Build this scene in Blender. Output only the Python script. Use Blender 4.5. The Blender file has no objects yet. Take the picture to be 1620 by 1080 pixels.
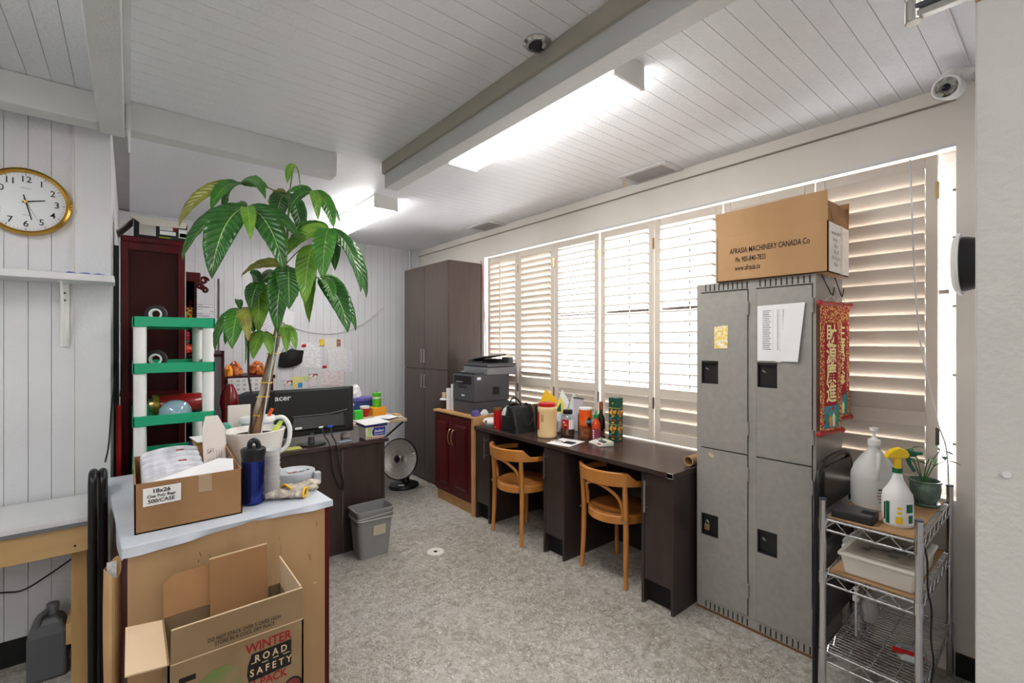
import bpy, bmesh, math, random
from mathutils import Vector, Matrix
random.seed(7)
R = math.radians
sc = bpy.context.scene
C = sc.collection
# ------------------------------------------------------------------ camera
YAW = math.atan2(605, 735)
cam_d = bpy.data.cameras.new('camera'); cam_d.sensor_width = 36; cam_d.lens = 36 * 735 / 1620
cam_d.clip_start = 0.05; cam_d.clip_end = 200
cam = bpy.data.objects.new('camera', cam_d); C.objects.link(cam)
cam.location = (0, 0, 1.5); cam.rotation_euler = (R(90), 0, -YAW)
sc.camera = cam
# ------------------------------------------------------------------ sky, exposure
world = bpy.data.worlds.new('overcast_sky'); sc.world = world; world.use_nodes = True
bg = world.node_tree.nodes['Background']
bg.inputs[0].default_value = (0.97, 0.97, 1.0, 1); bg.inputs[1].default_value = 5.0
LAMP = 13.0                                  # strength of the fluorescent lenses
sc.view_settings.view_transform = 'Standard'; sc.view_settings.look = 'None'
sc.view_settings.gamma = 1.0; sc.view_settings.use_curve_mapping = False
sc.view_settings.exposure = 0.97
# ------------------------------------------------------------------ helpers: colour and material
def S(r, g, b):
    f = lambda c: (c / 255 / 12.92) if c / 255 <= 0.04045 else ((c / 255 + 0.055) / 1.055) ** 2.4
    return (f(r), f(g), f(b), 1)
MATS = {}
def mat(name, col, rough=0.5, metal=0.0, col2=None, vs=6.0, st=(1, 1, 1), bump=0.0, bs=60.0, spec=0.5, trans=0.0, emit=0.0, coat=0.0, lo=0.35, hi=0.65, det=4, alpha=1.0, ior=1.45):
    if name in MATS: return MATS[name]
    m = bpy.data.materials.new(name); m.use_nodes = True
    nt = m.node_tree; b = nt.nodes['Principled BSDF']
    b.inputs['Base Color'].default_value = col; b.inputs['Roughness'].default_value = rough
    b.inputs['Metallic'].default_value = metal; b.inputs['Specular IOR Level'].default_value = spec
    b.inputs['Transmission Weight'].default_value = trans; b.inputs['Coat Weight'].default_value = coat
    b.inputs['Alpha'].default_value = alpha; b.inputs['IOR'].default_value = ior
    if emit:
        b.inputs['Emission Color'].default_value = col; b.inputs['Emission Strength'].default_value = emit
    tc = nt.nodes.new('ShaderNodeTexCoord'); mp = nt.nodes.new('ShaderNodeMapping')
    nt.links.new(tc.outputs['Object'], mp.inputs['Vector']); mp.inputs['Scale'].default_value = st
    no = nt.nodes.new('ShaderNodeTexNoise'); no.inputs['Scale'].default_value = vs; no.inputs['Detail'].default_value = det
    nt.links.new(mp.outputs[0], no.inputs['Vector'])
    rp = nt.nodes.new('ShaderNodeValToRGB')
    rp.color_ramp.elements[0].position = lo; rp.color_ramp.elements[1].position = hi
    c2 = col2 if col2 else tuple(min(1, c * 0.93) for c in col[:3]) + (1,)
    rp.color_ramp.elements[0].color = c2; rp.color_ramp.elements[1].color = col
    nt.links.new(no.outputs['Fac'], rp.inputs[0])
    if not emit: nt.links.new(rp.outputs[0], b.inputs['Base Color'])
    if bump:
        n2 = nt.nodes.new('ShaderNodeTexNoise'); n2.inputs['Scale'].default_value = bs; n2.inputs['Detail'].default_value = 3
        nt.links.new(mp.outputs[0], n2.inputs['Vector'])
        bp = nt.nodes.new('ShaderNodeBump'); bp.inputs['Strength'].default_value = bump; bp.inputs['Distance'].default_value = 0.01
        nt.links.new(n2.outputs['Fac'], bp.inputs['Height']); nt.links.new(bp.outputs[0], b.inputs['Normal'])
    MATS[name] = m
    return m
def wood(name, c1, c2, rough=0.4, axis='z', vs=14, coat=0.0, bump=0.05, spec=0.5):
    st = {'x': (.12, 1, 1), 'y': (1, .12, 1), 'z': (1, 1, .12)}[axis]
    return mat(name, c1, rough, 0, c2, vs, st, bump, 40, spec, coat=coat, lo=.3, hi=.7, det=8)
def glassmat(name, tint, gloss=0.12, rough=0.03):
    m = bpy.data.materials.new(name); m.use_nodes = True; nt = m.node_tree; nt.nodes.clear()
    o = nt.nodes.new('ShaderNodeOutputMaterial'); mx = nt.nodes.new('ShaderNodeMixShader'); mx.inputs[0].default_value = gloss
    t = nt.nodes.new('ShaderNodeBsdfTransparent'); t.inputs[0].default_value = tint
    g = nt.nodes.new('ShaderNodeBsdfGlossy'); g.inputs['Roughness'].default_value = rough
    nt.links.new(t.outputs[0], mx.inputs[1]); nt.links.new(g.outputs[0], mx.inputs[2]); nt.links.new(mx.outputs[0], o.inputs[0])
    MATS[name] = m; return m
def printmat(name, paper, ink, scale=9.0, rowh=0.06, wid=0.3, mortar=0.03, rough=0.7, cut=0.5):
    """paper with lines of flat print (rows of short dashes)"""
    m = bpy.data.materials.new(name); m.use_nodes = True; nt = m.node_tree; b = nt.nodes['Principled BSDF']
    b.inputs['Roughness'].default_value = rough
    tc = nt.nodes.new('ShaderNodeTexCoord'); mp = nt.nodes.new('ShaderNodeMapping')
    mp.inputs['Scale'].default_value = (scale, scale, scale)
    nt.links.new(tc.outputs['UV'], mp.inputs['Vector'])
    br = nt.nodes.new('ShaderNodeTexBrick'); br.inputs['Scale'].default_value = 1
    br.inputs['Color1'].default_value = ink; br.inputs['Color2'].default_value = paper; br.inputs['Mortar'].default_value = paper
    br.inputs['Brick Width'].default_value = wid; br.inputs['Row Height'].default_value = rowh * scale * .6
    br.inputs['Mortar Size'].default_value = rowh * scale * .18; br.inputs['Mortar Smooth'].default_value = 0
    br.inputs['Bias'].default_value = cut - .5
    nt.links.new(mp.outputs[0], br.inputs['Vector'])
    nt.links.new(br.outputs['Color'], b.inputs['Base Color'])
    MATS[name] = m; return m
# ------------------------------------------------------------------ helpers: mesh building
OFF = {}
def off(o): return OFF.get(o.name, Vector((0, 0, 0)))
class MB:
    def __init__(s): s.v = []; s.f = []
    def add(s, vs, fs):
        n = len(s.v); s.v += [tuple(v) for v in vs]; s.f += [[i + n for i in f] for f in fs]; return s
    BF = [[0, 3, 2, 1], [4, 5, 6, 7], [0, 1, 5, 4], [1, 2, 6, 5], [2, 3, 7, 6], [3, 0, 4, 7]]
    def box(s, x0, x1, y0, y1, z0, z1):
        return s.add([(x0, y0, z0), (x1, y0, z0), (x1, y1, z0), (x0, y1, z0), (x0, y0, z1), (x1, y0, z1), (x1, y1, z1), (x0, y1, z1)], MB.BF)
    def obox(s, c, size, rot=(0, 0, 0)):
        from mathutils import Euler
        m = Euler(rot).to_matrix(); a, b, d = [q / 2 for q in size]; c = Vector(c)
        vs = [c + m @ Vector(p) for p in ((-a, -b, -d), (a, -b, -d), (a, b, -d), (-a, b, -d), (-a, -b, d), (a, -b, d), (a, b, d), (-a, b, d))]
        return s.add(vs, MB.BF)
    def taper(s, x0, x1, y0, y1, z0, X0, X1, Y0, Y1, z1):
        return s.add([(x0, y0, z0), (x1, y0, z0), (x1, y1, z0), (x0, y1, z0), (X0, Y0, z1), (X1, Y0, z1), (X1, Y1, z1), (X0, Y1, z1)], MB.BF)
    def tube(s, pts, r, n=8, closed=False):
        P = [Vector(p) for p in pts]; N = len(P)
        rr = r if isinstance(r, (list, tuple)) else [r] * N
        rings = []; up = None
        for i in range(N):
            a = P[i - 1] if (i > 0 or closed) else P[i]; b = P[(i + 1) % N] if (i < N - 1 or closed) else P[i]
            t = (b - a).normalized()
            if up is None:
                up = Vector((0, 0, 1)) if abs(t.z) < .9 else Vector((1, 0, 0))
            u = (up - t * up.dot(t))
            if u.length < 1e-6: u = t.orthogonal()
            u.normalize(); w = t.cross(u); up = u
            rings.append([P[i] + (u * math.cos(2 * math.pi * k / n) + w * math.sin(2 * math.pi * k / n)) * rr[i] for k in range(n)])
        vs = [p for q in rings for p in q]; fs = []
        M = N if closed else N - 1
        for i in range(M):
            j = (i + 1) % N
            for k in range(n):
                k2 = (k + 1) % n
                fs.append([i * n + k, i * n + k2, j * n + k2, j * n + k])
        if not closed:
            fs.append(list(range(n))[::-1]); fs.append([(N - 1) * n + k for k in range(n)])
        return s.add(vs, fs)
    def cyl(s, p0, p1, r0, r1=None, n=20):
        return s.tube([p0, p1], [r0, r0 if r1 is None else r1], n)
    def lathe(s, prof, c=(0, 0, 0), n=24, sx=1.0, sy=1.0, mtx=None):
        vs = []; fs = []; c = Vector(c)
        for (r, z) in prof:
            for k in range(n):
                a = 2 * math.pi * k / n
                p = Vector((r * math.cos(a) * sx, r * math.sin(a) * sy, z))
                if mtx: p = mtx @ p
                vs.append(p + c)
        for i in range(len(prof) - 1):
            for k in range(n):
                k2 = (k + 1) % n
                fs.append([i * n + k, i * n + k2, (i + 1) * n + k2, (i + 1) * n + k])
        if tuple(prof[0]) == tuple(prof[-1]): return s.add(vs, fs)
        if prof[0][0] > 1e-5: fs.append(list(range(n))[::-1])
        if prof[-1][0] > 1e-5: fs.append([(len(prof) - 1) * n + k for k in range(n)])
        return s.add(vs, fs)
    def sphere(s, c, r, n=16, m=10):
        rx, ry, rz = r if isinstance(r, (tuple, list)) else (r, r, r)
        prof = [(math.sin(math.pi * i / m), -math.cos(math.pi * i / m)) for i in range(m + 1)]
        prof[0] = (1e-4, -1); prof[-1] = (1e-4, 1)
        return s.lathe(prof, c, n, mtx=Matrix(((rx, 0, 0), (0, ry, 0), (0, 0, rz))))
    def prism(s, pts, axis, a, b):
        """outline in the plane across axis ('x': (y,z), 'y': (x,z), 'z': (x,y)), from a to b"""
        mk = {'x': lambda p, q: (q, p[0], p[1]), 'y': lambda p, q: (p[0], q, p[1]), 'z': lambda p, q: (p[0], p[1], q)}[axis]
        n = len(pts); vs = [mk(p, a) for p in pts] + [mk(p, b) for p in pts]
        fs = [list(range(n))[::-1], [n + i for i in range(n)]] + [[i, (i + 1) % n, n + (i + 1) % n, n + i] for i in range(n)]
        return s.add(vs, fs)
    def slab(s, pts, th):
        """polygon in space given thickness along its normal"""
        P = [Vector(p) for p in pts]; nrm = (P[1] - P[0]).cross(P[2] - P[1]).normalized() * th
        n = len(P); vs = P + [p + nrm for p in P]
        fs = [list(range(n))[::-1], [n + i for i in range(n)]] + [[i, (i + 1) % n, n + (i + 1) % n, n + i] for i in range(n)]
        return s.add(vs, fs)
    def grid(s, fn, nu, nv, th=0.0):
        """open sheet from fn(u,v) with optional thickness"""
        vs = [Vector(fn(i / nu, j / nv)) for j in range(nv + 1) for i in range(nu + 1)]
        W = nu + 1
        fs = [[j * W + i, j * W + i + 1, (j + 1) * W + i + 1, (j + 1) * W + i] for j in range(nv) for i in range(nu)]
        if th:
            n = len(vs); nr = [Vector((0, 0, 0)) for _ in vs]
            for f in fs:
                q = (vs[f[1]] - vs[f[0]]).cross(vs[f[3]] - vs[f[0]])
                for i in f: nr[i] += q
            v2 = [v + (q.normalized() * th if q.length > 1e-12 else Vector((0, 0, th))) for v, q in zip(vs, nr)]
            f2 = [[i + n for i in f] for f in fs]; f1 = [f[::-1] for f in fs]
            rim = [i for i in range(W)] + [j * W + nu for j in range(1, nv + 1)] + [nv * W + i for i in range(nu - 1, -1, -1)] + [j * W for j in range(nv - 1, 0, -1)]
            f3 = [[rim[i], rim[(i + 1) % len(rim)], rim[(i + 1) % len(rim)] + n, rim[i] + n] for i in range(len(rim))]
            return s.add(vs + v2, f1 + f2 + f3)
        return s.add(vs, fs)
    def mesh(s, name, shift, m, smooth):
        me = bpy.data.meshes.new(name)
        me.from_pydata([(v[0] - shift[0], v[1] - shift[1], v[2] - shift[2]) for v in s.v], [], s.f)
        bm = bmesh.new(); bm.from_mesh(me); bmesh.ops.recalc_face_normals(bm, faces=bm.faces); bm.to_mesh(me); bm.free()
        if smooth:
            me.shade_smooth(); me.set_sharp_from_angle(angle=R(38))
        me.materials.append(m); return me
    def build(s, name, m, parent=None, bevel=0.0, smooth=False, seg=2, at=None):
        """parent: its coordinates; at: origin of a thing that is one mesh"""
        sh = off(parent) if parent else (Vector(at) if at else Vector((0, 0, 0)))
        o = bpy.data.objects.new(name, s.mesh(name, sh, m, smooth)); C.objects.link(o)
        if parent: o.parent = parent; OFF[o.name] = sh
        elif at: o.location = at
        if bevel:
            b = o.modifiers.new('bevel', 'BEVEL'); b.width = bevel; b.segments = seg; b.limit_method = 'ANGLE'; b.angle_limit = R(40)
            b.harden_normals = False
        return o
def thing(name, label, cat, loc, rotz=0.0, group=None, local=False):
    """an Empty at the thing's base; parts are given in world coordinates unless local"""
    o = bpy.data.objects.new(name, None); C.objects.link(o); o.empty_display_size = .05
    o.location = loc; o.rotation_euler = (0, 0, rotz); o['label'] = label; o['category'] = cat
    if group: o['group'] = group
    OFF[o.name] = Vector((0, 0, 0)) if local else Vector(loc)
    return o
def tag(o, label, cat, group=None):
    o['label'] = label; o['category'] = cat
    if group: o['group'] = group
    return o
def struct(o, label=None):
    o['kind'] = 'structure'
    if label: o['label'] = label
    return o
def copy_tree(o, parent=None):
    c = o.copy(); C.objects.link(c); c.parent = parent; OFF[c.name] = off(o)
    for ch in list(o.children): copy_tree(ch, c)
    return c
def clone(o, loc, parent):
    c = o.copy(); C.objects.link(c); c.parent = parent; c.location = loc; return c
TXT = {}
def text_mesh(body, bold):
    k = (body, bold)
    if k not in TXT:
        cu = bpy.data.curves.new('t', 'FONT'); cu.body = body; cu.align_x = 'CENTER'; cu.align_y = 'CENTER'; cu.offset = bold; cu.resolution_u = 3
        o = bpy.data.objects.new('t', cu); C.objects.link(o)
        dg = bpy.context.evaluated_depsgraph_get(); me = bpy.data.meshes.new_from_object(o.evaluated_get(dg))
        TXT[k] = ([v.co.copy() for v in me.vertices], [list(p.vertices) for p in me.polygons])
        bpy.data.objects.remove(o); bpy.data.curves.remove(cu); bpy.data.meshes.remove(me)
    return TXT[k]
def text(parent, body, size, org, xd, yd, m, bold=0.0, name='lettering', sx=1.0, lift=0.0008):
    """flat print: org is the centre of the line, xd/yd the reading and the up direction"""
    vs, fs = text_mesh(body, bold); xd = Vector(xd).normalized(); yd = Vector(yd).normalized(); n = xd.cross(yd); org = Vector(org)
    b = MB(); b.add([org + xd * v.x * size * sx + yd * v.y * size + n * lift for v in vs], fs)
    sh = off(parent); me = bpy.data.meshes.new(name)
    me.from_pydata([tuple(Vector(v) - sh) for v in b.v], [], b.f); me.materials.append(m)
    o = bpy.data.objects.new(name, me); C.objects.link(o); o.parent = parent; OFF[o.name] = sh
    return o
def sheet(name, pts, m, parent=None, th=0.0012, at=None):
    """a flat sheet (paper, label, card) with uv over its four corners"""
    b = MB().slab(pts, th); o = b.build(name, m, parent, at=at)
    me = o.data; uv = me.uv_layers.new(name='UVMap'); q = [(0, 0), (1, 0), (1, 1), (0, 1)]
    for lp in me.loops: uv.data[lp.index].uv = q[lp.vertex_index % 4]
    return o
def arc(c, r, a0, a1, n, z=0.0):
    return [(c[0] + r * math.cos(a0 + (a1 - a0) * i / n), c[1] + r * math.sin(a0 + (a1 - a0) * i / n), z) for i in range(n + 1)]
def bez(p0, p1, p2, p3, n=12):
    p0, p1, p2, p3 = map(Vector, (p0, p1, p2, p3)); o = []
    for i in range(n + 1):
        t = i / n; o.append(p0 * (1 - t) ** 3 + p1 * 3 * t * (1 - t) ** 2 + p2 * 3 * t * t * (1 - t) + p3 * t ** 3)
    return o
def spline(pts, per=6):
    P = [Vector(p) for p in pts]; P = [P[0] * 2 - P[1]] + P + [P[-1] * 2 - P[-2]]; o = []
    for i in range(1, len(P) - 2):
        a, b, c, d = P[i - 1:i + 3]
        for k in range(per):
            t = k / per
            o.append(.5 * ((2 * b) + (c - a) * t + (2 * a - 5 * b + 4 * c - d) * t * t + (3 * b - a - 3 * c + d) * t ** 3))
    return o + [P[-2]]
# ------------------------------------------------------------------ materials
white_paint = mat('white_paint', S(222, 222, 224), .5, 0, S(214, 214, 216), 3)
panel_white = mat('white_panel', S(224, 225, 228), .42, 0, S(216, 217, 221), 2, bump=.25, bs=70)
ceil_white = mat('ceiling_white', S(236, 238, 242), .45, 0, S(229, 231, 236), 2, bump=.35, bs=80)
groove = mat('groove_grey', S(188, 188, 188), .8)
header_m = mat('header_cream', S(234, 228, 220), .55, 0, S(226, 219, 210), 2)
beam_m = mat('beam_paint', S(214, 215, 214), .5, 0, S(206, 207, 206), 3, bump=.2, bs=80)
cream = mat('shutter_cream', S(222, 212, 200), .42, 0, S(216, 205, 192), 5)
espresso = wood('espresso_laminate', S(62, 50, 46), S(50, 40, 37), .32, 'z', 18)
espresso_top = wood('espresso_top', S(72, 56, 52), S(58, 45, 42), .25, 'y', 18)
espresso_lt = wood('espresso_cabinet', S(84, 72, 67), S(74, 63, 59), .3, 'z', 22)
redwood = wood('mahogany', S(92, 15, 22), S(66, 9, 14), .32, 'z', 10, spec=.3)
redwood_dk = wood('mahogany_dark', S(64, 11, 15), S(44, 6, 9), .4, 'z', 8, spec=.25)
plywood = wood('plywood', S(204, 158, 104), S(186, 138, 86), .6, 'x', 10)
ply_back = wood('plywood_back', S(186, 152, 112), S(172, 136, 96), .65, 'z', 9)
pine = wood('pine', S(208, 174, 122), S(184, 144, 92), .6, 'x', 9)
pine_z = wood('pine_upright', S(206, 170, 116), S(180, 138, 86), .6, 'z', 9)
chairwood = wood('bent_beech', S(204, 138, 66), S(184, 116, 50), .3, 'z', 12, coat=.2)
steel = mat('brushed_steel', S(196, 194, 190), .3, 1.0)
chrome = mat('chrome', S(208, 208, 210), .16, 1.0)
brass = mat('brass', S(196, 168, 118), .3, 1.0)
gold = mat('gold', S(222, 176, 84), .22, 1.0)
black_pl = mat('black_plastic', S(26, 26, 28), .35)
black_matte = mat('black_matte', S(18, 18, 19), .7)
dark_grey = mat('dark_grey_plastic', S(74, 75, 80), .42, bump=.05, bs=200)
mid_grey = mat('mid_grey_plastic', S(118, 119, 124), .45)
grey_pl = mat('grey_bin_plastic', S(140, 140, 140), .42)
lock_m = mat('locker_enamel', S(158, 154, 149), .36, 0, S(151, 147, 142), 30, bump=.12, bs=220)
lock_dk = mat('locker_pocket', S(30, 29, 28), .5)
rust = mat('rust', S(120, 84, 58), .9)
carton = mat('carton', S(182, 144, 104), .85, 0, S(170, 131, 91), 4, (1, 1, .3))
carton_in = mat('carton_inside', S(164, 122, 82), .9, 0, S(152, 112, 74), 5)
carton_pale = mat('carton_pale', S(214, 188, 156), .85)
carton_old = mat('carton_grey_brown', S(150, 125, 94), .9, 0, S(134, 109, 79), 4)
carton_dk = mat('carton_brown', S(160, 122, 84), .85, 0, S(146, 109, 72), 5)
paper_w = mat('white_paper', S(240, 240, 242), .8)
paper_print = printmat('printed_paper', S(248, 248, 250), S(140, 140, 150), 7, .05, .9)
paper_dense = printmat('dense_print', S(248, 247, 248), S(90, 90, 96), 12, .035, .5)
ink = mat('black_ink', S(24, 22, 22), .8)
ink_red = mat('red_ink', S(150, 24, 30), .8)
ink_cream = mat('cream_ink', S(214, 186, 146), .8)
white_pl = mat('white_plastic', S(238, 238, 236), .35)
white_cer = mat('white_ceramic', S(236, 230, 224), .25, coat=.3)
natural_pl = mat('natural_plastic', S(226, 226, 224), .35, 0, trans=.25, spec=.4)
red_pl = mat('red_plastic', S(196, 20, 26), .35)
green_pl = mat('green_plastic', S(30, 166, 120), .35)
yellow_pl = mat('yellow_plastic', S(248, 206, 30), .35)
dkgreen_pl = mat('dark_green_plastic', S(16, 100, 66), .35)
blue_pl = mat('blue_plastic', S(30, 84, 190), .35)
fabric_red = mat('crimson_cloth', S(170, 14, 40), .8)
soil = mat('soil', S(60, 42, 30), .95, 0, S(34, 24, 18), 60, bump=.8, bs=120)
glass = glassmat('pane_glass', (1, 1, 1, 1), .06, .0)
clear_pl = glassmat('clear_plastic', (.86, .88, .89, 1), .16, .08)
rubber = mat('black_rubber', S(20, 20, 20), .6)
# ================================================================== THE SETTING
def concrete():
    m = bpy.data.materials.new('worn_concrete'); m.use_nodes = True; nt = m.node_tree; b = nt.nodes['Principled BSDF']; L = nt.links.new
    tc = nt.nodes.new('ShaderNodeTexCoord')
    def noise(sc_, det, dist=0.0, st=(1, 1, 1)):
        mp = nt.nodes.new('ShaderNodeMapping'); mp.inputs['Scale'].default_value = st; L(tc.outputs['Object'], mp.inputs[0])
        n = nt.nodes.new('ShaderNodeTexNoise'); n.inputs['Scale'].default_value = sc_; n.inputs['Detail'].default_value = det
        n.inputs['Distortion'].default_value = dist; L(mp.outputs[0], n.inputs['Vector']); return n
    def ramp(src, stops):
        r = nt.nodes.new('ShaderNodeValToRGB'); e = r.color_ramp.elements
        while len(e) < len(stops): e.new(.5)
        for q, (p, c) in zip(e, stops): q.position = p; q.color = c
        L(src, r.inputs[0]); return r.outputs[0]
    def mix(a, bb, f, mode='MIX'):
        x = nt.nodes.new('ShaderNodeMix'); x.data_type = 'RGBA'; x.blend_type = mode
        if hasattr(f, 'links'): L(f, x.inputs['Factor'])
        else: x.inputs['Factor'].default_value = f
        for s_, q in ((a, x.inputs[6]), (bb, x.inputs[7])):
            if hasattr(s_, 'links'): L(s_, q)
            else: q.default_value = s_
        return x.outputs[2]
    base = ramp(noise(1.3, 6).outputs['Fac'], [(.3, S(144, 135, 121)), (.5, S(166, 160, 150)), (.72, S(186, 184, 180))])
    fine = ramp(noise(22, 8, 1.2).outputs['Fac'], [(.3, S(104, 96, 84)), (.5, S(170, 165, 156)), (.7, S(206, 204, 200))])
    col = mix(base, fine, .5)
    chips = ramp(noise(34, 3, 3.5, (1, 1.9, 1)).outputs['Fac'], [(.405, (.9, .9, .9, 1)), (.435, (0, 0, 0, 1))])
    zone = ramp(noise(1.9, 3).outputs['Fac'], [(.36, (.12, .12, .12, 1)), (.56, (1, 1, 1, 1))])
    col = mix(col, S(112, 102, 88), mix((0, 0, 0, 1), chips, zone))
    lt = ramp(noise(26, 2, 3.0, (1.8, 1, 1)).outputs['Fac'], [(.60, (0, 0, 0, 1)), (.64, (.65, .65, .65, 1))])
    col = mix(col, S(222, 220, 216), lt)
    spots = ramp(noise(60, 1).outputs['Fac'], [(.23, (1, 1, 1, 1)), (.25, (0, 0, 0, 1))])
    col = mix(col, S(70, 64, 58), spots)
    L(col, b.inputs['Base Color']); b.inputs['Roughness'].default_value = .55; b.inputs['Specular IOR Level'].default_value = .35
    bp = nt.nodes.new('ShaderNodeBump'); bp.inputs['Strength'].default_value = .25; bp.inputs['Distance'].default_value = .004
    L(noise(45, 6, 1).outputs['Fac'], bp.inputs['Height']); L(bp.outputs[0], b.inputs['Normal'])
    return m
concrete_m = concrete()
struct(MB().box(-2.6, 3.03, -2.6, 5.5, -.12, 0).build('floor', concrete_m), 'scuffed bare grey concrete floor')
drain = MB().lathe([(.06, .0), (.06, .004), (.034, .004), (.03, .002)], (1.685, 2.905, 0), 24).build('floor_patch', mat('filler', S(226, 220, 212), .8))
tag(drain, 'small round pale patch with a dark hole in the concrete floor', 'floor patch')
MB().lathe([(.001, .0045), (.013, .0045)], (1.685, 2.905, 0), 16).build('hole', rust, drain)
# ceiling: slab with separate planks
ceil = struct(MB().box(-2.6, 3.03, -2.6, 5.5, 2.676, 2.76).build('ceiling', groove), 'white grooved plank ceiling')
p0 = MB().box(0, 2.875, .001, .080, 2.66, 2.676).build('plank', ceil_white, ceil)
y = -.6; first = True
while y < 5.38:
    if first: p0.location = (0, y, 0); first = False
    else: clone(p0, (0, y, 0), ceil)
    y += .081
MB().box(-.02, 2.875, -2.6, -.6, 2.66, 2.676).build('rear_panel', ceil_white, ceil)
p1 = MB().box(.001, .076, 1.0, 2.9, 2.66, 2.676).build('plank', ceil_white, ceil); p1.location = (-.19, 0, 0)
for i in range(1, 8): clone(p1, (-.19 - .077 * i, 0, 0), ceil)
MB().box(-2.6, -.73, -2.6, 3.14, 2.66, 2.676).build('side_panel', ceil_white, ceil)
MB().box(-.729, -.114, -2.6, 1.0, 2.66, 2.676).build('side_panel', ceil_white, ceil)
# beams
struct(MB().box(-2.6, -.114, 2.9, 3.01, 2.52, 2.66).box(-.018, .988, 2.9, 3.01, 2.52, 2.66).build('trim_1', beam_m, bevel=.004), 'white boxed cross beam under the ceiling')
struct(MB().box(-.113, -.019, -2.6, 3.02, 2.515, 2.66).build('trim_2', beam_m, bevel=.004), 'grey textured beam running past the clock wall')
struct(MB().box(1.28, 1.37, -1.2, 2.86, 2.495, 2.66).build('trim_3', beam_m, bevel=.003), 'long grey boxed beam beside the ceiling light')
struct(MB().box(-.018, .004, -.5, 2.9, 2.64, 2.66).build('trim_4', white_paint), 'white corner strip along the beam')
struct(MB().box(1.262, 1.279, -1.2, 2.86, 2.585, 2.659).build('trim_5', mat('tan_trim', S(178, 172, 160), .6)), 'tan flashing along the long beam')
struct(MB().box(2.0, 2.875, .28, .29, 2.648, 2.659).build('trim_6', white_paint), 'white strip across the ceiling near the camera mount')
hang = MB().slab([(-.012, 2.895, 2.66), (.006, 2.895, 2.66), (.004, 2.87, 2.40), (-.004, 2.87, 2.40)], .004).build('trim_7', white_paint); struct(hang, 'loose hanging strip of white flashing at the beam crossing')
# back wall and left walls with upright planks
wb = struct(MB().box(-.3, 3.03, 5.4, 5.5, 0, 2.676).build('wall_back', groove), 'white wall of narrow upright panels')
w0 = MB().box(.001, .079, 5.388, 5.4, 0, 2.66).build('plank', panel_white, wb); w0.location = (-.075, 0, 0)
for i in range(1, 37): clone(w0, (-.075 + .08 * i, 0, 0), wb)
wl = struct(MB().box(-2.6, -.075, 3.14, 3.2, 0, 2.676).build('wall_left', groove), 'grey-white panelled wall behind the clock')
l0 = MB().box(.001, .077, 3.13, 3.14, .12, 2.66).build('plank', panel_white, wl); l0.location = (-.29, 0, 0)
for i in range(1, 14): clone(l0, (-.29 - .078 * i, 0, 0), wl)
MB().box(-.209, -.075, 3.128, 3.14, .12, 2.66).build('flat_panel', panel_white, wl)
MB().box(-.214, -.2095, 3.122, 3.14, .12, 2.66).build('joint_strip', header_m, wl)
struct(MB().box(-2.6, -.08, 3.125, 3.14, 0, .12).build('baseboard_left', black_matte), 'black baseboard')
struct(MB().box(-.16, -.075, 3.2, 5.4, 0, 2.676).build('wall_return', white_paint), 'white return wall behind the bookcase')
struct(MB().box(-2.7, -2.6, -2.6, 3.2, 0, 2.676).build('wall_far_left', white_paint)); struct(MB().box(-2.7, 3.03, -2.7, -2.6, 0, 2.676).build('wall_rear', white_paint))
# window wall: below, header, pier right and left of the opening
ww = struct(MB().box(2.88, 3.03, -2.6, 5.5, 0, .78).box(2.88, 3.03, -2.6, .345, .78, 2.676).box(2.88, 3.03, 3.96, 5.5, .78, 2.676).box(2.88, 3.03, .345, 3.96, 2.385, 2.676).build('wall_window', header_m), 'cream wall above and beside the shuttered window')
MB().box(2.872, 2.88, .36, 5.38, 2.59, 2.66).build('header_strip', header_m, ww, bevel=.002)
MB().box(2.866, 2.874, .345, 5.38, 2.585, 2.592).build('header_lip', mat('lip', S(150, 140, 130), .7), ww)
MB().box(2.868, 2.88, .345, 3.96, 2.38, 2.392).build('header_edge', white_paint, ww)
struct(MB().box(2.862, 2.88, .185, .345, 0, .10).build('baseboard_right', black_matte), 'black baseboard')
# window
win = bpy.data.objects.new('window_1', None); C.objects.link(win); win.location = (2.99, 2.15, .78); OFF['window_1'] = Vector((2.99, 2.15, .78)); struct(win, 'wide window behind the shutters')
wf = mat('window_frame', S(236, 234, 232), .4); dkbar = mat('window_bar', S(92, 86, 84), .5)
MB().box(2.96, 3.02, .345, 3.96, .78, .83).box(2.96, 3.02, .345, 3.96, 2.335, 2.385).build('frame', wf, win)
for yy in (.345, 1.50, 2.93, 3.925): MB().box(2.965, 3.015, yy, yy + .035, .83, 2.335).build('mullion', wf, win)
MB().box(2.97, 3.005, .38, 3.925, 1.725, 1.745).build('transom', dkbar, win)
for (a, b) in ((.38, 1.5), (1.535, 2.93), (2.965, 3.925)): MB().box(2.99, 2.994, a, b, .83, 2.335).build('pane', glass, win)
for zz in (1.02, 1.34, 1.66, 1.98, 2.2): MB().box(2.95, 2.96, .349, .365, zz, zz + .008).build('catch', dkbar, win)
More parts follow.
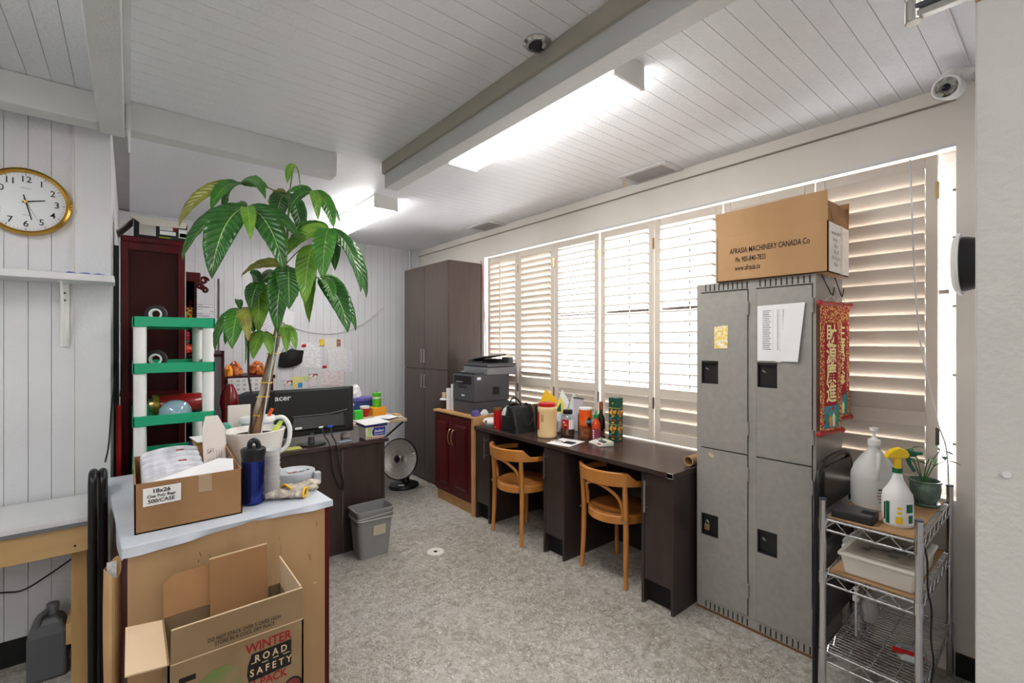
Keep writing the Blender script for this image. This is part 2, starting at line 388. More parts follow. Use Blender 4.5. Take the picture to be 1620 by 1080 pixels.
# right wall end, with open door leaf before it
struct(MB().box(1.86, 2.88, .07, .18, 0, 2.676).build('wall_right', panel_white), 'white partition wall')
door = struct(MB().box(1.222, 1.262, -.80, .1205, .015, 2.135).build('door_1', mat('door_texture', S(202, 201, 196), .55, 0, S(196, 195, 190), 3, bump=.3, bs=45), bevel=.003), 'open pale textured door')
for (yy, zz) in ((.03, 1.345), (.08, 1.26), (.035, 2.09)): MB().cyl((1.2215, yy, zz), (1.219, yy, zz), .006, n=10).build('screw', dkbar if zz > 1.3 and zz < 2 else white_paint, door)
MB().box(1.219, 1.262, -.3, .1205, 2.135, 2.15).build('top_edge', pine, door)
closer = thing('door_closer', 'metal door closer arm reaching from the top of the open door', 'door closer', (1.24, .05, 2.15))
MB().box(1.225, 1.26, -.45, -.15, 2.15, 2.20).build('body', steel, closer, .004)
MB().obox((1.246, .035, 2.163), (.020, .36, .012), (0, 0, R(3))).build('lower_arm', steel, closer, .002)
MB().obox((1.252, .03, 2.184), (.016, .36, .010), (R(-2), 0, R(6))).build('upper_arm', dark_grey, closer, .002)
MB().cyl((1.240, .212, 2.152), (1.240, .212, 2.196), .015, n=16).build('elbow', steel, closer, .002)
# ------------------------------------------------------------------ shutters
def louver_mesh(L_, w, th):
    b = MB(); a, c, e = w / 2, th / 2, th * .45
    prof = [(-a, -e), (-a + .006, -c * .9), (-a * .4, -c), (a * .4, -c), (a - .006, -c * .9), (a, -e), (a, e), (a - .006, c * .9), (a * .4, c), (-a * .4, c), (-a + .006, c * .9), (-a, e)]
    return b.prism(prof, 'y', -L_ / 2, L_ / 2)
SH = [  # outer edges, louver chord, pitch, tilt of the upper and the lower louvers, label
 (3.91, 3.425, .063, .0535, 47, 60, 'cream louvred shutter panel next to the tall cabinet, with a tilt rod', True),
 (3.418, 2.930, .063, .0535, 47, 66, 'cream shutter panel with half-tilted slats, second from the tall cabinet', False),
 (2.922, 2.425, .063, .0500, 4, 70, 'cream shutter panel with open narrow slats, third from the tall cabinet', False),
 (2.405, 1.920, .089, .0705, 4, 72, 'cream shutter panel with open wide slats behind the counter groceries', False),
 (1.912, 1.425, .089, .0705, 4, 72, 'cream shutter panel with open wide slats beside the locker', False),
 (1.412, .912, .089, .0720, 68, 72, 'cream closed shutter panel hidden behind the locker and carton', False),
 (.904, .408, .089, .0740, 68, 74, 'cream closed shutter panel above the wire cart', False)]
XS = 2.905
for (ya, yb, w, pitch, up_t, lo_t, lab, rod) in SH:
    t = thing('shutter_panel', lab, 'shutter', (XS, (ya + yb) / 2, .79), group='window shutter panels')
    for (a, b) in ((ya - .044, ya), (yb, yb + .044)): MB().box(XS - .014, XS + .014, a, b, .79, 2.368).build('stile', cream, t, .003)
    ym, ln = (ya + yb) / 2, (ya - yb) - .092
    for (z0, z1) in ((.79, .86), (1.10, 1.165), (2.315, 2.368)): MB().box(XS - .013, XS + .013, yb + .044, ya - .044, z0, z1).build('rail', cream, t, .003)
    lm = louver_mesh(ln, w, .012).build('louver', cream, None, smooth=True); OFF[lm.name] = Vector((0, 0, 0)); lm.parent = t
    used = False
    for (z0, z1, tilt) in ((.86, 1.10, lo_t), (1.165, 2.315, up_t)):
        n = max(1, round((z1 - z0 - .01) / pitch)); dz = (z1 - z0) / n
        for i in range(n):
            o = lm if not used else lm.copy()
            if used: C.objects.link(o); o.parent = t
            used = True
            o.location = (0, 0, z0 + dz * (i + .5) - .79); o.rotation_euler = (0, R(tilt), 0)
    if rod: MB().box(XS - .046, XS - .036, ym - .005, ym + .005, 1.18, 2.30).build('tilt_rod', cream, t)
    elif up_t < 20:
        MB().cyl((XS + .036, ym, 1.17), (XS + .036, ym, 2.31), .003, n=6).build('tilt_rod', cream, t)
        stp = MB().box(-.003, .003, -.004, .004, -.022, 0).build('staple', dkbar); stp.parent = t; nn = max(1, round(1.14 / pitch))
        for i in range(nn):
            o = stp if i == 0 else stp.copy()
            if i: C.objects.link(o); o.parent = t
            o.location = (.030, 0, 1.165 + 1.15 / nn * (i + .5) - .79 - .003)
    for zz in (1.02, 2.16): MB().box(XS - .018, XS - .012, yb - .006, yb + .008, zz, zz + .08).build('hinge', brass if zz > 2 else dkbar, t)
# ------------------------------------------------------------------ ceiling fixtures
lens_m = mat('fluorescent_lens', (1, .985, .95, 1), .5, emit=LAMP)
hous = mat('fixture_housing', S(216, 214, 210), .4)
def fixture(x, y0, lab):
    t = thing('ceiling_light', lab, 'ceiling light', (x, y0 + .615, 2.66), group='fluorescent ceiling lights')
    MB().box(x - .098, x + .098, y0 + .012, y0 + 1.218, 2.645, 2.66).box(x - .085, x + .085, y0 + .02, y0 + 1.21, 2.60, 2.645).build('housing', hous, t)
    MB().box(x - .095, x + .095, y0 + .012, y0 + 1.218, 2.562, 2.60).build('lens', lens_m, t, .006)
    for yy in (y0, y0 + 1.218): MB().box(x - .1, x + .1, yy, yy + .012, 2.556, 2.66).build('end_cap', hous, t)
fixture(1.572, 1.155, 'long lit fluorescent ceiling light beside the boxed beam')
fixture(1.582, 3.50, 'lit fluorescent ceiling light near the back wall behind the tree')
fixture(1.85, -1.5, 'added unseen fluorescent fill light behind the partition wall')  # this fixture and the next three are out of view, added as fill
fixture(.55, -1.9, 'added unseen fluorescent fill light at the rear of the room')
fixture(-.9, .75, 'added unseen fluorescent fill light over the left side of the room')
fixture(-.9, -1.9, 'added unseen fluorescent fill light in the far rear corner')
def vent(yc, lab):
    t = thing('ceiling_vent', lab, 'air vent', (2.76, yc, 2.66), group='ceiling vents along the window')
    MB().box(2.645, 2.675, yc - .19, yc + .19, 2.648, 2.66).box(2.845, 2.869, yc - .19, yc + .19, 2.648, 2.66).box(2.675, 2.845, yc - .19, yc - .15, 2.648, 2.66).box(2.675, 2.845, yc + .15, yc + .19, 2.648, 2.66).build('frame', white_paint, t, .003)
    MB().box(2.675, 2.845, yc - .15, yc + .15, 2.657, 2.6595).build('backing', dkbar, t)
    sl = MB().obox((0, 0, 0), (.016, .298, .003), (0, R(30), 0)).build('slat', mat('vent_slat', S(178, 176, 176), .5)); sl.parent = t
    for i in range(9):
        o = sl if i == 0 else sl.copy()
        if i: C.objects.link(o); o.parent = t
        o.location = (2.686 + i * .0185 - 2.76, 0, 2.652 - 2.66)
vent(1.865, 'white ceiling air vent above the locker end of the counter'); vent(3.755, 'white ceiling air vent near the tall cabinet')
tape = tag(sheet('tape_strip', [(2.70, 2.045, 2.646), (2.725, 2.045, 2.646), (2.735, 2.05, 2.60), (2.71, 2.05, 2.60)], mat('masking_tape', S(226, 206, 170), .8), at=(2.71, 2.045, 2.62)), 'strip of masking tape hanging from the ceiling vent', 'tape')
d = thing('dome_detector', 'small chrome dome detector set in the ceiling beside the long beam', 'detector', (1.222, 1.33, 2.66))
MB().lathe([(.055, 0), (.055, -.006), (.045, -.014), (.034, -.014), (.034, -.004)], (1.222, 1.33, 2.66), 28).build('ring', chrome, d, smooth=True)
MB().sphere((1.222, 1.33, 2.652), (.032, .032, .024)).build('dome', black_pl, d, smooth=True)
MB().cyl((1.225, 1.30, 2.648), (1.225, 1.295, 2.628), .009, n=12).build('sensor', chrome, d)
# bullet camera
cc = thing('security_camera', 'white bullet security camera mounted at the ceiling corner', 'security camera', (2.74, .34, 2.66))
MB().lathe([(.055, 0), (.055, -.010), (.045, -.018), (.0, -.02)], (2.755, .325, 2.66), 24).build('mount_plate', white_pl, cc, smooth=True)
MB().tube([(2.755, .325, 2.645), (2.745, .325, 2.61), (2.70, .335, 2.585)], .014, 10).build('bracket', white_pl, cc, smooth=True)
ax = Vector((-1.18, .12, -.26)).normalized(); c0 = Vector((2.70, .338, 2.575)); q = ax.to_track_quat('Z', 'Y').to_matrix()
MB().lathe([(.0, -.05), (.03, -.05), (.042, -.03), (.045, .05), (.047, .08), (.040, .082), (.038, .07)], c0, 28, mtx=q).build('housing', white_pl, cc, smooth=True)
MB().lathe([(.037, .066), (.037, .070), (.0, .070)], c0, 24, mtx=q).build('lens_plate', black_pl, cc)
MB().lathe([(.014, .070), (.014, .078), (.0, .08)], c0, 16, mtx=q).build('lens', mat('lens_glass', S(10, 10, 14), .05), cc, smooth=True)
led = mat('infrared_led', S(210, 205, 170), .3)
for i in range(16):
    a = i * math.tau / 16; p = c0 + q @ Vector((.027 * math.cos(a), .027 * math.sin(a), .071)); MB().sphere(p, .0038, 8, 6).build('diode', led, cc)
# ------------------------------------------------------------------ pipes, cords on the walls
pipe = MB().cyl((2.74, 5.37, 2.30), (2.74, 5.37, 2.66), .016, n=12).build('conduit', white_paint, at=(2.74, 5.37, 2.3)); tag(pipe, 'white conduit running down the back wall above the tall cabinet', 'pipe')
wire = MB().tube(spline([(2.40, 5.37, 1.93), (2.15, 5.375, 1.72), (1.85, 5.38, 1.60), (1.55, 5.38, 1.60), (1.30, 5.38, 1.68)]), .004, 6).build('wall_wire', white_paint, at=(1.85, 5.375, 1.6)); tag(wire, 'thin white wire sagging along the back wall', 'wire')
rc = MB().tube(spline([(2.84, 3.975, 2.335), (2.845, 3.955, 2.30), (2.85, 3.93, 1.95), (2.83, 3.87, 1.6), (2.83, 3.86, 1.30)]), .004, 6).build('hanging_wire', red_pl, at=(2.85, 3.95, 2.3)); tag(rc, 'thin red wire hanging beside the tall cabinet', 'wire')
wc = MB().tube(spline([(2.85, .50, 2.36), (2.84, .485, 1.9), (2.83, .46, 1.5), (2.84, .405, 1.15), (2.862, .372, .98), (2.865, .37, .6)]), .0035, 6).build('hanging_wire', white_paint, at=(2.85, .5, 2.3)); tag(wc, 'thin pale wire hanging down the shutter above the cart', 'wire')
rf = thing('round_wall_fixture', 'round black wall fixture with a white rim beside the open door', 'wall fixture', (2.5, .18, 1.80))
my = Matrix.Rotation(R(-90), 3, 'X')
MB().lathe([(.075, 0), (.08, .05), (.095, .055), (.105, .09), (.105, .102)], (2.5, .18, 1.80), 36, mtx=my).build('body', black_pl, rf, smooth=True)
MB().lathe([(.121, .102), (.121, .112), (.10, .124), (.0, .126)], (2.5, .18, 1.80), 36, mtx=my).build('rim', white_pl, rf, smooth=True)
# ================================================================== TALL CABINET
tc_ = thing('tall_cabinet', 'tall dark brown laminate cupboard in the corner', 'cupboard', (2.66, 4.46, 0))
MB().box(2.47, 2.868, 3.99, 4.93, 0, 2.32).build('body', espresso_lt, tc_, .002)
for (z0, z1, h0, h1) in ((.04, 1.203, 1.0, 1.155), (1.211, 2.315, 1.27, 1.425)):
    for (y0, y1, hy) in ((3.993, 4.457, 4.43), (4.463, 4.927, 4.49)):
        dd = MB().box(2.45, 2.469, y0, y1, z0, z1).build('door', espresso_lt, tc_, .0015)
        MB().tube([(2.45, hy, h0 + .01), (2.428, hy, h0 + .01), (2.428, hy, h1 - .01), (2.45, hy, h1 - .01)], .006, 8).build('handle', steel, dd)
# ================================================================== RED CABINET
rcab = thing('red_cabinet', 'mahogany two-door cabinet with plywood sides under the printer', 'cabinet', (2.56, 3.6, 0))
MB().box(2.28, 2.868, 3.30, 3.915, .10, .838).build('body', redwood_dk, rcab)
MB().box(2.262, 2.868, 3.272, 3.299, 0, .838).build('side_panel', plywood, rcab, .001)
MB().box(2.25, 2.872, 3.272, 3.925, .838, .855).build('top', plywood, rcab, .002)
MB().box(2.295, 2.32, 3.30, 3.915, 0, .10).build('toe_kick', plywood, rcab)
for (a, b, hy) in ((3.302, 3.604, 3.578), (3.608, 3.912, 3.634)):
    dd = MB().box(2.262, 2.28, a, b, .12, .825).build('door', redwood, rcab, .004)
    MB().box(2.258, 2.2622, a + .05, b - .05, .175, .77).build('panel_groove', redwood_dk, dd)
    pm = MB(); pm.add([(2.258, a + .058, .183), (2.258, b - .058, .183), (2.258, b - .058, .762), (2.258, a + .058, .762), (2.25, a + .082, .21), (2.25, b - .082, .21), (2.25, b - .082, .735), (2.25, a + .082, .735)], MB.BF); pm.build('raised_panel', redwood, dd)
    MB().tube(bez((2.262, hy, .56), (2.225, hy, .57), (2.225, hy, .69), (2.262, hy, .70)), .005, 8).build('handle', brass, dd, smooth=True)
# ================================================================== COUNTER
wt = thing('worktop', 'long dark brown worktop along the window', 'worktop', (2.57, 2.33, .752))
MB().box(2.272, 2.878, 1.388, 3.27, .752, .78).build('slab', espresso_top, wt, .002)
MB().box(2.272, 2.277, 1.389, 1.425, .752, .78).build('worn_corner', paper_w, wt)
tag(MB().box(2.845, 2.863, 1.40, 3.26, .0, .7515).build('shade_board', espresso, at=(2.85, 2.33, 0)), 'dark board put in for the shade under the worktop against the wall', 'board')  # dark sheet standing in for the darkness under the worktop
def pedestal(y0, y1, hy, lab):
    t = thing('counter_cupboard', lab, 'cupboard', (2.56, (y0 + y1) / 2, 0), group='narrow cupboards under the worktop')
    for a in (y0, y1 - .018): MB().box(2.283, 2.838, a, a + .018, 0, .752).build('side_panel', espresso, t, .001)
    MB().box(2.33, 2.838, y0 + .018, y1 - .018, .125, .74).build('carcass', espresso, t)
    dd = MB().box(2.286, 2.304, y0 + .020, y1 - .020, .14, .745).build('door', espresso, t, .001)
    MB().tube([(2.286, hy, .555), (2.262, hy, .555)], .005, 8).tube([(2.286, hy, .685), (2.262, hy, .685)], .005, 8).build('handle', steel, dd)
    MB().box(2.254, 2.263, hy - .006, hy + .006, .53, .71).build('grip', steel, dd, .002)
    MB().box(2.335, 2.35, y0 + .018, y1 - .018, 0, .125).build('toe_kick', black_matte, t)
pedestal(1.392, 1.597, 1.560, 'narrow dark cupboard under the worktop next to the locker')
pedestal(2.216, 2.420, 2.390, 'narrow dark cupboard under the worktop between the two chairs')
pedestal(3.065, 3.262, 3.105, 'narrow dark cupboard under the worktop next to the red cabinet')
ub = thing('storage_box', 'grey-white box with a blue top standing under the worktop', 'box', (2.778, 1.675, 0))
MB().box(2.725, 2.83, 1.605, 1.745, 0, .62).build('body', mat('box_white', S(214, 214, 216), .6), ub, .004)
MB().box(2.72, 2.835, 1.60, 1.75, .62, .66).build('lid', mat('box_blue', S(96, 140, 180), .6), ub, .004)
# ================================================================== CHAIRS (bentwood, built facing +x, local)
def make_chair():
    t = thing('bentwood_chair', 'honey-coloured bentwood armchair pushed under the worktop between the left and middle cupboards', 'chair', (2.46, 2.75, 0), local=True, group='bentwood chairs at the worktop')
    sr = .205
    # seat ring and panel
    ring = [(.225, 0), (.225, 0)]
    b = MB(); pts = []
    for k in range(40):
        a = math.tau * k / 40; e = 1.0 + .04 * math.cos(2 * a)
        pts.append((sr * e * math.cos(a) + .0, sr * e * math.sin(a)))
    b.prism(pts, 'z', .372, .425).build('seat_ring', chairwood, t, .006, smooth=True)
    MB().prism([(p[0] * .93, p[1] * .93) for p in pts], 'z', .42, .432).build('seat', wood('seat_beech', S(176, 112, 58), S(160, 98, 46), .35, 'x', 12), t, .004, smooth=True)
    # back band: tall in the middle, thin at the arms
    n = 36; outer = []; R0 = .232; h = []
    vs = []; fs = []
    for i in range(n + 1):
        a = R(62) + (R(298) - R(62)) * i / n
        cx = R0 * math.cos(a) * 1.0 - .005; cy = R0 * math.sin(a)
        s_ = abs((i / n) - .5) * 2
        tall = .088 if s_ < .44 else (.088 - .052 * min(1, (s_ - .44) / .10) if s_ < .54 else .036)
        z0 = .618; lean = 1.0
        for (r_, z_) in ((1.0, z0), (1.105, z0), (1.135, z0 + tall), (1.03, z0 + tall)):
            vs.append((cx * r_, cy * r_, z_))
    for i in range(n):
        for k in range(4):
            k2 = (k + 1) % 4; fs.append([i * 4 + k, i * 4 + k2, (i + 1) * 4 + k2, (i + 1) * 4 + k])
    fs.append([0, 1, 2, 3]); fs.append([n * 4 + 3, n * 4 + 2, n * 4 + 1, n * 4])
    MB().add(vs, fs).build('backrest', chairwood, t, .006, smooth=True)
    for s_ in (-1, 1):
        MB().tube(spline([(-.165, .185 * s_, 0), (-.155, .18 * s_, .2), (-.152, .177 * s_, .40), (-.16, .178 * s_, .55), (-.168, .182 * s_, .645)], 4), [.0135, .014, .015, .016, .017, .017, .018, .018, .018, .018, .0175, .0175, .017, .017, .016, .0155, .015], 12).build('leg', chairwood, t, smooth=True)
        MB().tube([(.165, .17 * s_, 0), (.16, .165 * s_, .2), (.148, .158 * s_, .40)], [.0135, .016, .018], 12).build('leg', chairwood, t, smooth=True)
        MB().cyl((-.172, .18 * s_, .405), (-.180, .182 * s_, .405), .008, n=12).build('bolt', steel, t)
    # inner hoop under the back
    hp = []
    for i in range(25):
        f = i / 24; a = R(134) + (R(226) - R(134)) * f
        z = .43 + (.185) * min(1, math.sin(math.pi * f) ** .42)
        rr = .205 + .022 * min(1, math.sin(math.pi * f) * 1.6)
        hp.append((rr * math.cos(a), rr * math.sin(a), z))
    MB().tube(hp, .011, 10).build('back_hoop', chairwood, t, smooth=True)
    return t
ch1 = make_chair(); ch1.location = (2.385, 2.755, 0); ch1.rotation_euler[2] = R(-3)
ch2 = copy_tree(ch1); ch2.location = (2.492, 1.91, 0); ch2.rotation_euler[2] = R(-3)
ch2['label'] = 'honey-coloured bentwood armchair pushed under the worktop on the locker side'
# ================================================================== LOCKER
lk = thing('locker', 'grey steel four-door locker beside the worktop', 'locker', (2.68, 1.074, 0))
MB().box(2.506, 2.872, .777, 1.371, 0, 1.82).build('body', lock_m, lk, .002)
MB().box(2.49, 2.507, .777, .79, .065, 1.775).box(2.49, 2.507, 1.046, 1.086, .065, 1.775).box(2.49, 2.507, 1.345, 1.371, .065, 1.775).box(2.49, 2.507, .777, 1.371, 1.775, 1.82).box(2.492, 2.507, .777, 1.371, 0, .065).build('front_frame', lock_m, lk, .001)
def ldoor(y0, y1, z0, z1, py0, py1, pz0, pz1):
    b = MB(); x0, x1 = 2.4865, 2.505
    b.box(x0, x1, y0, py0, z0, z1).box(x0, x1, py1, y1, z0, z1).box(x0, x1, py0, py1, z0, pz0).box(x0, x1, py0, py1, pz1, z1)
    dd = b.build('door', lock_m, lk)
    MB().box(2.5, 2.5055, py0, py1, pz0, pz1).build('latch_pocket', lock_dk, dd)
    MB().box(2.4855, 2.50, py0, py0 + .005, pz0, pz1).box(2.4855, 2.50, py1 - .005, py1, pz0, pz1).box(2.4855, 2.50, py0, py1, pz1 - .012, pz1).box(2.4855, 2.5, py0, py1, pz0, pz0 + .006).build('pocket_rim', lock_dk, dd)
    MB().obox((2.494, py1 - .03, pz1 - .045), (.008, .02, .006), (R(35), 0, 0)).build('latch', steel, dd)
    for zz in (z0 + .10, z1 - .13): MB().cyl((2.484, y0 - .004, zz), (2.484, y0 - .004, zz + .07), .006, n=8).build('hinge', lock_m, dd)
for (y0, y1, p0_, p1_) in ((1.091, 1.343, 1.246, 1.341), (.794, 1.044, .946, 1.040)):
    ldoor(y0, y1, .912, 1.768, p0_, p1_, 1.267, 1.393)
    ldoor(y0, y1, .068, .904, p0_, p1_, .422, .541)
sl = MB().box(0, .004, 0, .006, 0, .036).build('vent_slot', lock_dk); sl.parent = lk; k = 0
for zz in (1.779, .016):
    for yb in (.80, 1.09):
        for i in range(10):
            o = sl if k == 0 else sl.copy()
            if k: C.objects.link(o); o.parent = lk
            o.location = Vector((2.4885 if zz > 1 else 2.4905, yb + i * .025, zz)) - off(lk); k += 1
MB().box(2.4895, 2.4925, .777, 1.371, .0, .012).build('rusty_edge', rust, lk)
tag(MB().obox((2.4855, 1.285, .872), (.001, .03, .018), (R(30), 0, 0)).build('tape_scrap', carton_pale, at=(2.4855, 1.285, .872)), 'tan scrap of tape on the lower left locker door', 'tape')
pl = thing('padlock', 'small brass padlock on the lower left locker door', 'padlock', (2.48, 1.30, .45))
MB().box(2.47, 2.484, 1.288, 1.318, .455, .487).build('body', brass, pl, .003)
MB().tube([(2.477, 1.295, .487), (2.477, 1.295, .505), (2.477, 1.303, .513), (2.477, 1.311, .505), (2.477, 1.311, .487)], .003, 8).build('shackle', chrome, pl, smooth=True)
# notes on the locker
ls = MB().grid(lambda u, v: (2.4855 - .0035 - .012 * max(0, u - .6) ** 1.2 * 2.2 * (1 - v * .6), 1.038 - (.219 - .03 * (1 - v)) * u, 1.402 + (.279 + .006 * u) * v), 12, 10, .0008).build('notice_sheet', paper_w, at=(2.482, .93, 1.4), smooth=True)
tag(ls, 'white price list sheet taped to the upper right locker door', 'paper')
OFF[ls.name] = Vector((2.482, .93, 1.4))
rows = MB()
for i in range(22):
    z = 1.652 - i * .0092
    rows.box(2.4812, 2.4815, 1.012 - .040 + (.008 if i % 3 else 0), 1.012, z, z + .0035)
    rows.box(2.4812, 2.4815, .938, .944, z, z + .005); rows.box(2.4812, 2.4815, .912, .919, z, z + .005)
rows.box(2.4811, 2.4814, .9625, .9632, 1.45, 1.66).box(2.4811, 2.4814, .931, .9317, 1.45, 1.66)
rows.build('print', mat('grey_ink', S(110, 108, 112), .8), ls)
MB().box(2.4800, 2.4812, .925, .95, 1.398, 1.412).build('clip', white_pl, ls)
stk = sheet('sticker', [(2.485, 1.266, 1.462), (2.485, 1.194, 1.462), (2.485, 1.191, 1.588), (2.485, 1.266, 1.580)], mat('sticker_print', S(240, 206, 90), .5, 0, S(246, 240, 232), 60, lo=.42, hi=.55), at=(2.485, 1.23, 1.46)); tag(stk, 'yellow and white sticker on the upper left locker door', 'sticker')
# scrolls and their hooks
ornate = bpy.data.materials.new('scroll_brocade'); ornate.use_nodes = True
_n = ornate.node_tree; _b = _n.nodes['Principled BSDF']; _b.inputs['Roughness'].default_value = .7
_t = _n.nodes.new('ShaderNodeTexCoord'); _v = _n.nodes.new('ShaderNodeTexVoronoi'); _v.inputs['Scale'].default_value = 95
_r = _n.nodes.new('ShaderNodeValToRGB'); _r.color_ramp.elements[0].color = S(236, 196, 110); _r.color_ramp.elements[0].position = .36; _r.color_ramp.elements[1].color = S(176, 30, 30); _r.color_ramp.elements[1].position = .5
_n.links.new(_t.outputs['Object'], _v.inputs['Vector']); _n.links.new(_v.outputs['Distance'], _r.inputs[0]); _n.links.new(_r.outputs[0], _b.inputs['Base Color'])
gold_ink = mat('gold_ink', S(255, 242, 176), .6); teal_ink = mat('teal_ink', S(40, 150, 120), .7); blue_ink = mat('blue_ink', S(70, 130, 190), .7); orange_ink = mat('orange_ink', S(240, 170, 90), .7); lacquer = mat('red_lacquer', S(170, 30, 26), .3)
def scroll(p0, p1, ztop, h, chars, lab):
    p0, p1 = Vector(p0 + (0,)), Vector(p1 + (0,)); w = (p1 - p0).length; xd = (p1 - p0) / w; nrm = xd.cross(Vector((0, 0, 1)))  # towards the viewer
    t = thing('hanging_scroll', lab, 'scroll', ((p0 + p1) / 2 + Vector((0, 0, ztop - h))), group='red scrolls on the locker side')
    P = lambda u, z, d=0: p0 + xd * (w * u) + Vector((0, 0, z)) + nrm * d
    def quad(u0, u1, z0, z1, d, th): return [P(u0, z0, d), P(u1, z0, d), P(u1, z1, d), P(u0, z1, d)]
    MB().slab(quad(0, 1, ztop - h, ztop, 0, 0), .002).build('brocade', ornate, t)
    MB().slab(quad(.19, .81, ztop - h * .80, ztop - h * .15, .0022, 0), .0006).build('field', fabric_red, t)
    MB().slab(quad(.14, .86, ztop - h * .975, ztop - h * .80, .0022, 0), .0006).build('landscape', mat('landscape_print', S(60, 150, 170), .7, 0, S(170, 20, 44), 40, lo=.40, hi=.5), t)
    for (uu, hh, mm) in ((.28, .13, teal_ink), (.45, .09, orange_ink), (.62, .11, gold_ink), (.82, .21, teal_ink), (.36, .05, blue_ink)):
        z0 = ztop - h * .965; pts = [P(uu - .055, z0, .003), P(uu + .055, z0, .003), P(uu + .07, z0 + h * hh * .7, .003), P(uu, z0 + h * hh, .003), P(uu - .07, z0 + h * hh * .7, .003)]
        MB().slab(pts, .0005).build('motif', mm, t)
    for (i, c_) in enumerate(chars): text(t, c_, h * .17, P(.5, ztop - h * (.25 + .152 * i), .0030), xd, (0, 0, 1), gold_ink, .02, 'character')
    for zz, ex in ((ztop + .004, .04), (ztop - h - .006, .06)):
        a, b = P(-ex, zz, .002), P(1 + ex, zz, .002); MB().cyl(a, b, .010, n=12).build('rod', lacquer, t, smooth=True)
        for e in (a, b): MB().sphere(e, .013, 10, 8).build('rod_knob', lacquer, t, smooth=True)
    MB().tube([P(.15, ztop + .01, .002), P(.5, ztop + .045, .004), P(.85, ztop + .01, .002)], .0012, 6).build('string', white_pl, t)
    hk = P(.5, ztop, .0)
    hook = MB().tube(spline([(hk.x - .02, .772, ztop + .145), (hk.x - .012, .768, ztop + .125), (hk.x, hk.y - .004, ztop + .048), (hk.x + .014, hk.y - .006, ztop + .055), (hk.x + .03, hk.y - .006, ztop + .085)], 5), .0025, 6).build('wire_hook', black_pl, at=(hk.x, .77, ztop + .1), smooth=True)
    tag(hook, 'black wire hook holding the ' + ('front' if chars[0] == '財' else 'rear') + ' red scroll', 'hook')
scroll((2.475, .756), (2.675, .730), 1.675, .60, '財源廣進', 'red and gold scroll with four large characters, nearest the locker front')
scroll((2.655, .762), (2.85, .742), 1.68, .56, '生意興隆', 'red and gold scroll hanging behind the other, nearest the shutter')
# carton on the locker
bx = thing('shipping_carton', 'open brown machinery carton on top of the locker', 'carton', (2.62, .985, 1.82))
X0, X1, Y0, Y1, Z0, Z1, T = 2.47, 2.772, .723, 1.245, 1.8205, 2.057, .004
MB().box(X0, X1, Y0, Y1, Z0, Z0 + T).build('bottom', carton, bx)
for (a, b, c, d_) in ((X0, X0 + T, Y0, Y1), (X1 - T, X1, Y0, Y1), (X0, X1, Y0, Y0 + T), (X0, X1, Y1 - T, Y1)): MB().box(a, b, c, d_, Z0, Z1).build('side', carton, bx)
MB().slab([(X0, Y0, Z1), (X0, Y1, Z1), (X0 - .012, Y1, 2.186), (X0 - .012, (Y0 + Y1) / 2, 2.190), (X0 - .012, Y0, 2.194)], .004).build('flap', carton, bx)
MB().slab([(X1, Y1, Z1), (X1, Y0, Z1), (X1 + .012, Y0, 2.19), (X1 + .012, Y1, 2.19)], .004).build('flap', carton_in, bx)
MB().slab([(X1 - .01, Y0, Z1), (X0 + .07, Y0, Z1), (X0 + .075, Y0 + .03, 2.17), (X1 - .012, Y0 + .03, 2.175)][::-1], .004).build('flap', carton_in, bx)
sheet('address_label', [(X0 + .01, Y0 - .001, Z0 + .004), (X1 - .004, Y0 - .001, Z0 + .004), (X1 - .004, Y0 - .001, Z1 - .004), (X0 + .01, Y0 - .001, Z1 - .004)][::1], mat('label_white', S(238, 230, 222), .8), bx, .0006)
MB().box(X0 + .17, X0 + .20, Y0 - .0022, Y0 - .001, Z0, Z1).build('packing_tape', mat('clear_tape', S(222, 210, 194), .25), bx)
for i, s_ in enumerate(('Item No:  BX-15', 'Number   1', 'Size:  x', 'Qty: 100', '8.07 x 8 g 29 x', 'Made in')):
    text(bx, s_, .024, (X0 + .105, Y0 - .0018, Z1 - .05 - i * .029), (1, 0, 0), (0, 0, 1), ink, 0, sx=.8)
for s_, yy, zz, sz in (('AFRASIA MACHINERY CANADA Co', .985, 1.975, .040), ('Ph: 905-840-7833', 1.068, 1.928, .038), ('www.afrasia.ca', 1.083, 1.884, .038)):
    text(bx, s_, sz, (X0 - .0006, yy, zz), (0, -1, 0), (0, 0, 1), ink, .008, sx=.60 if sz > .039 else .56)
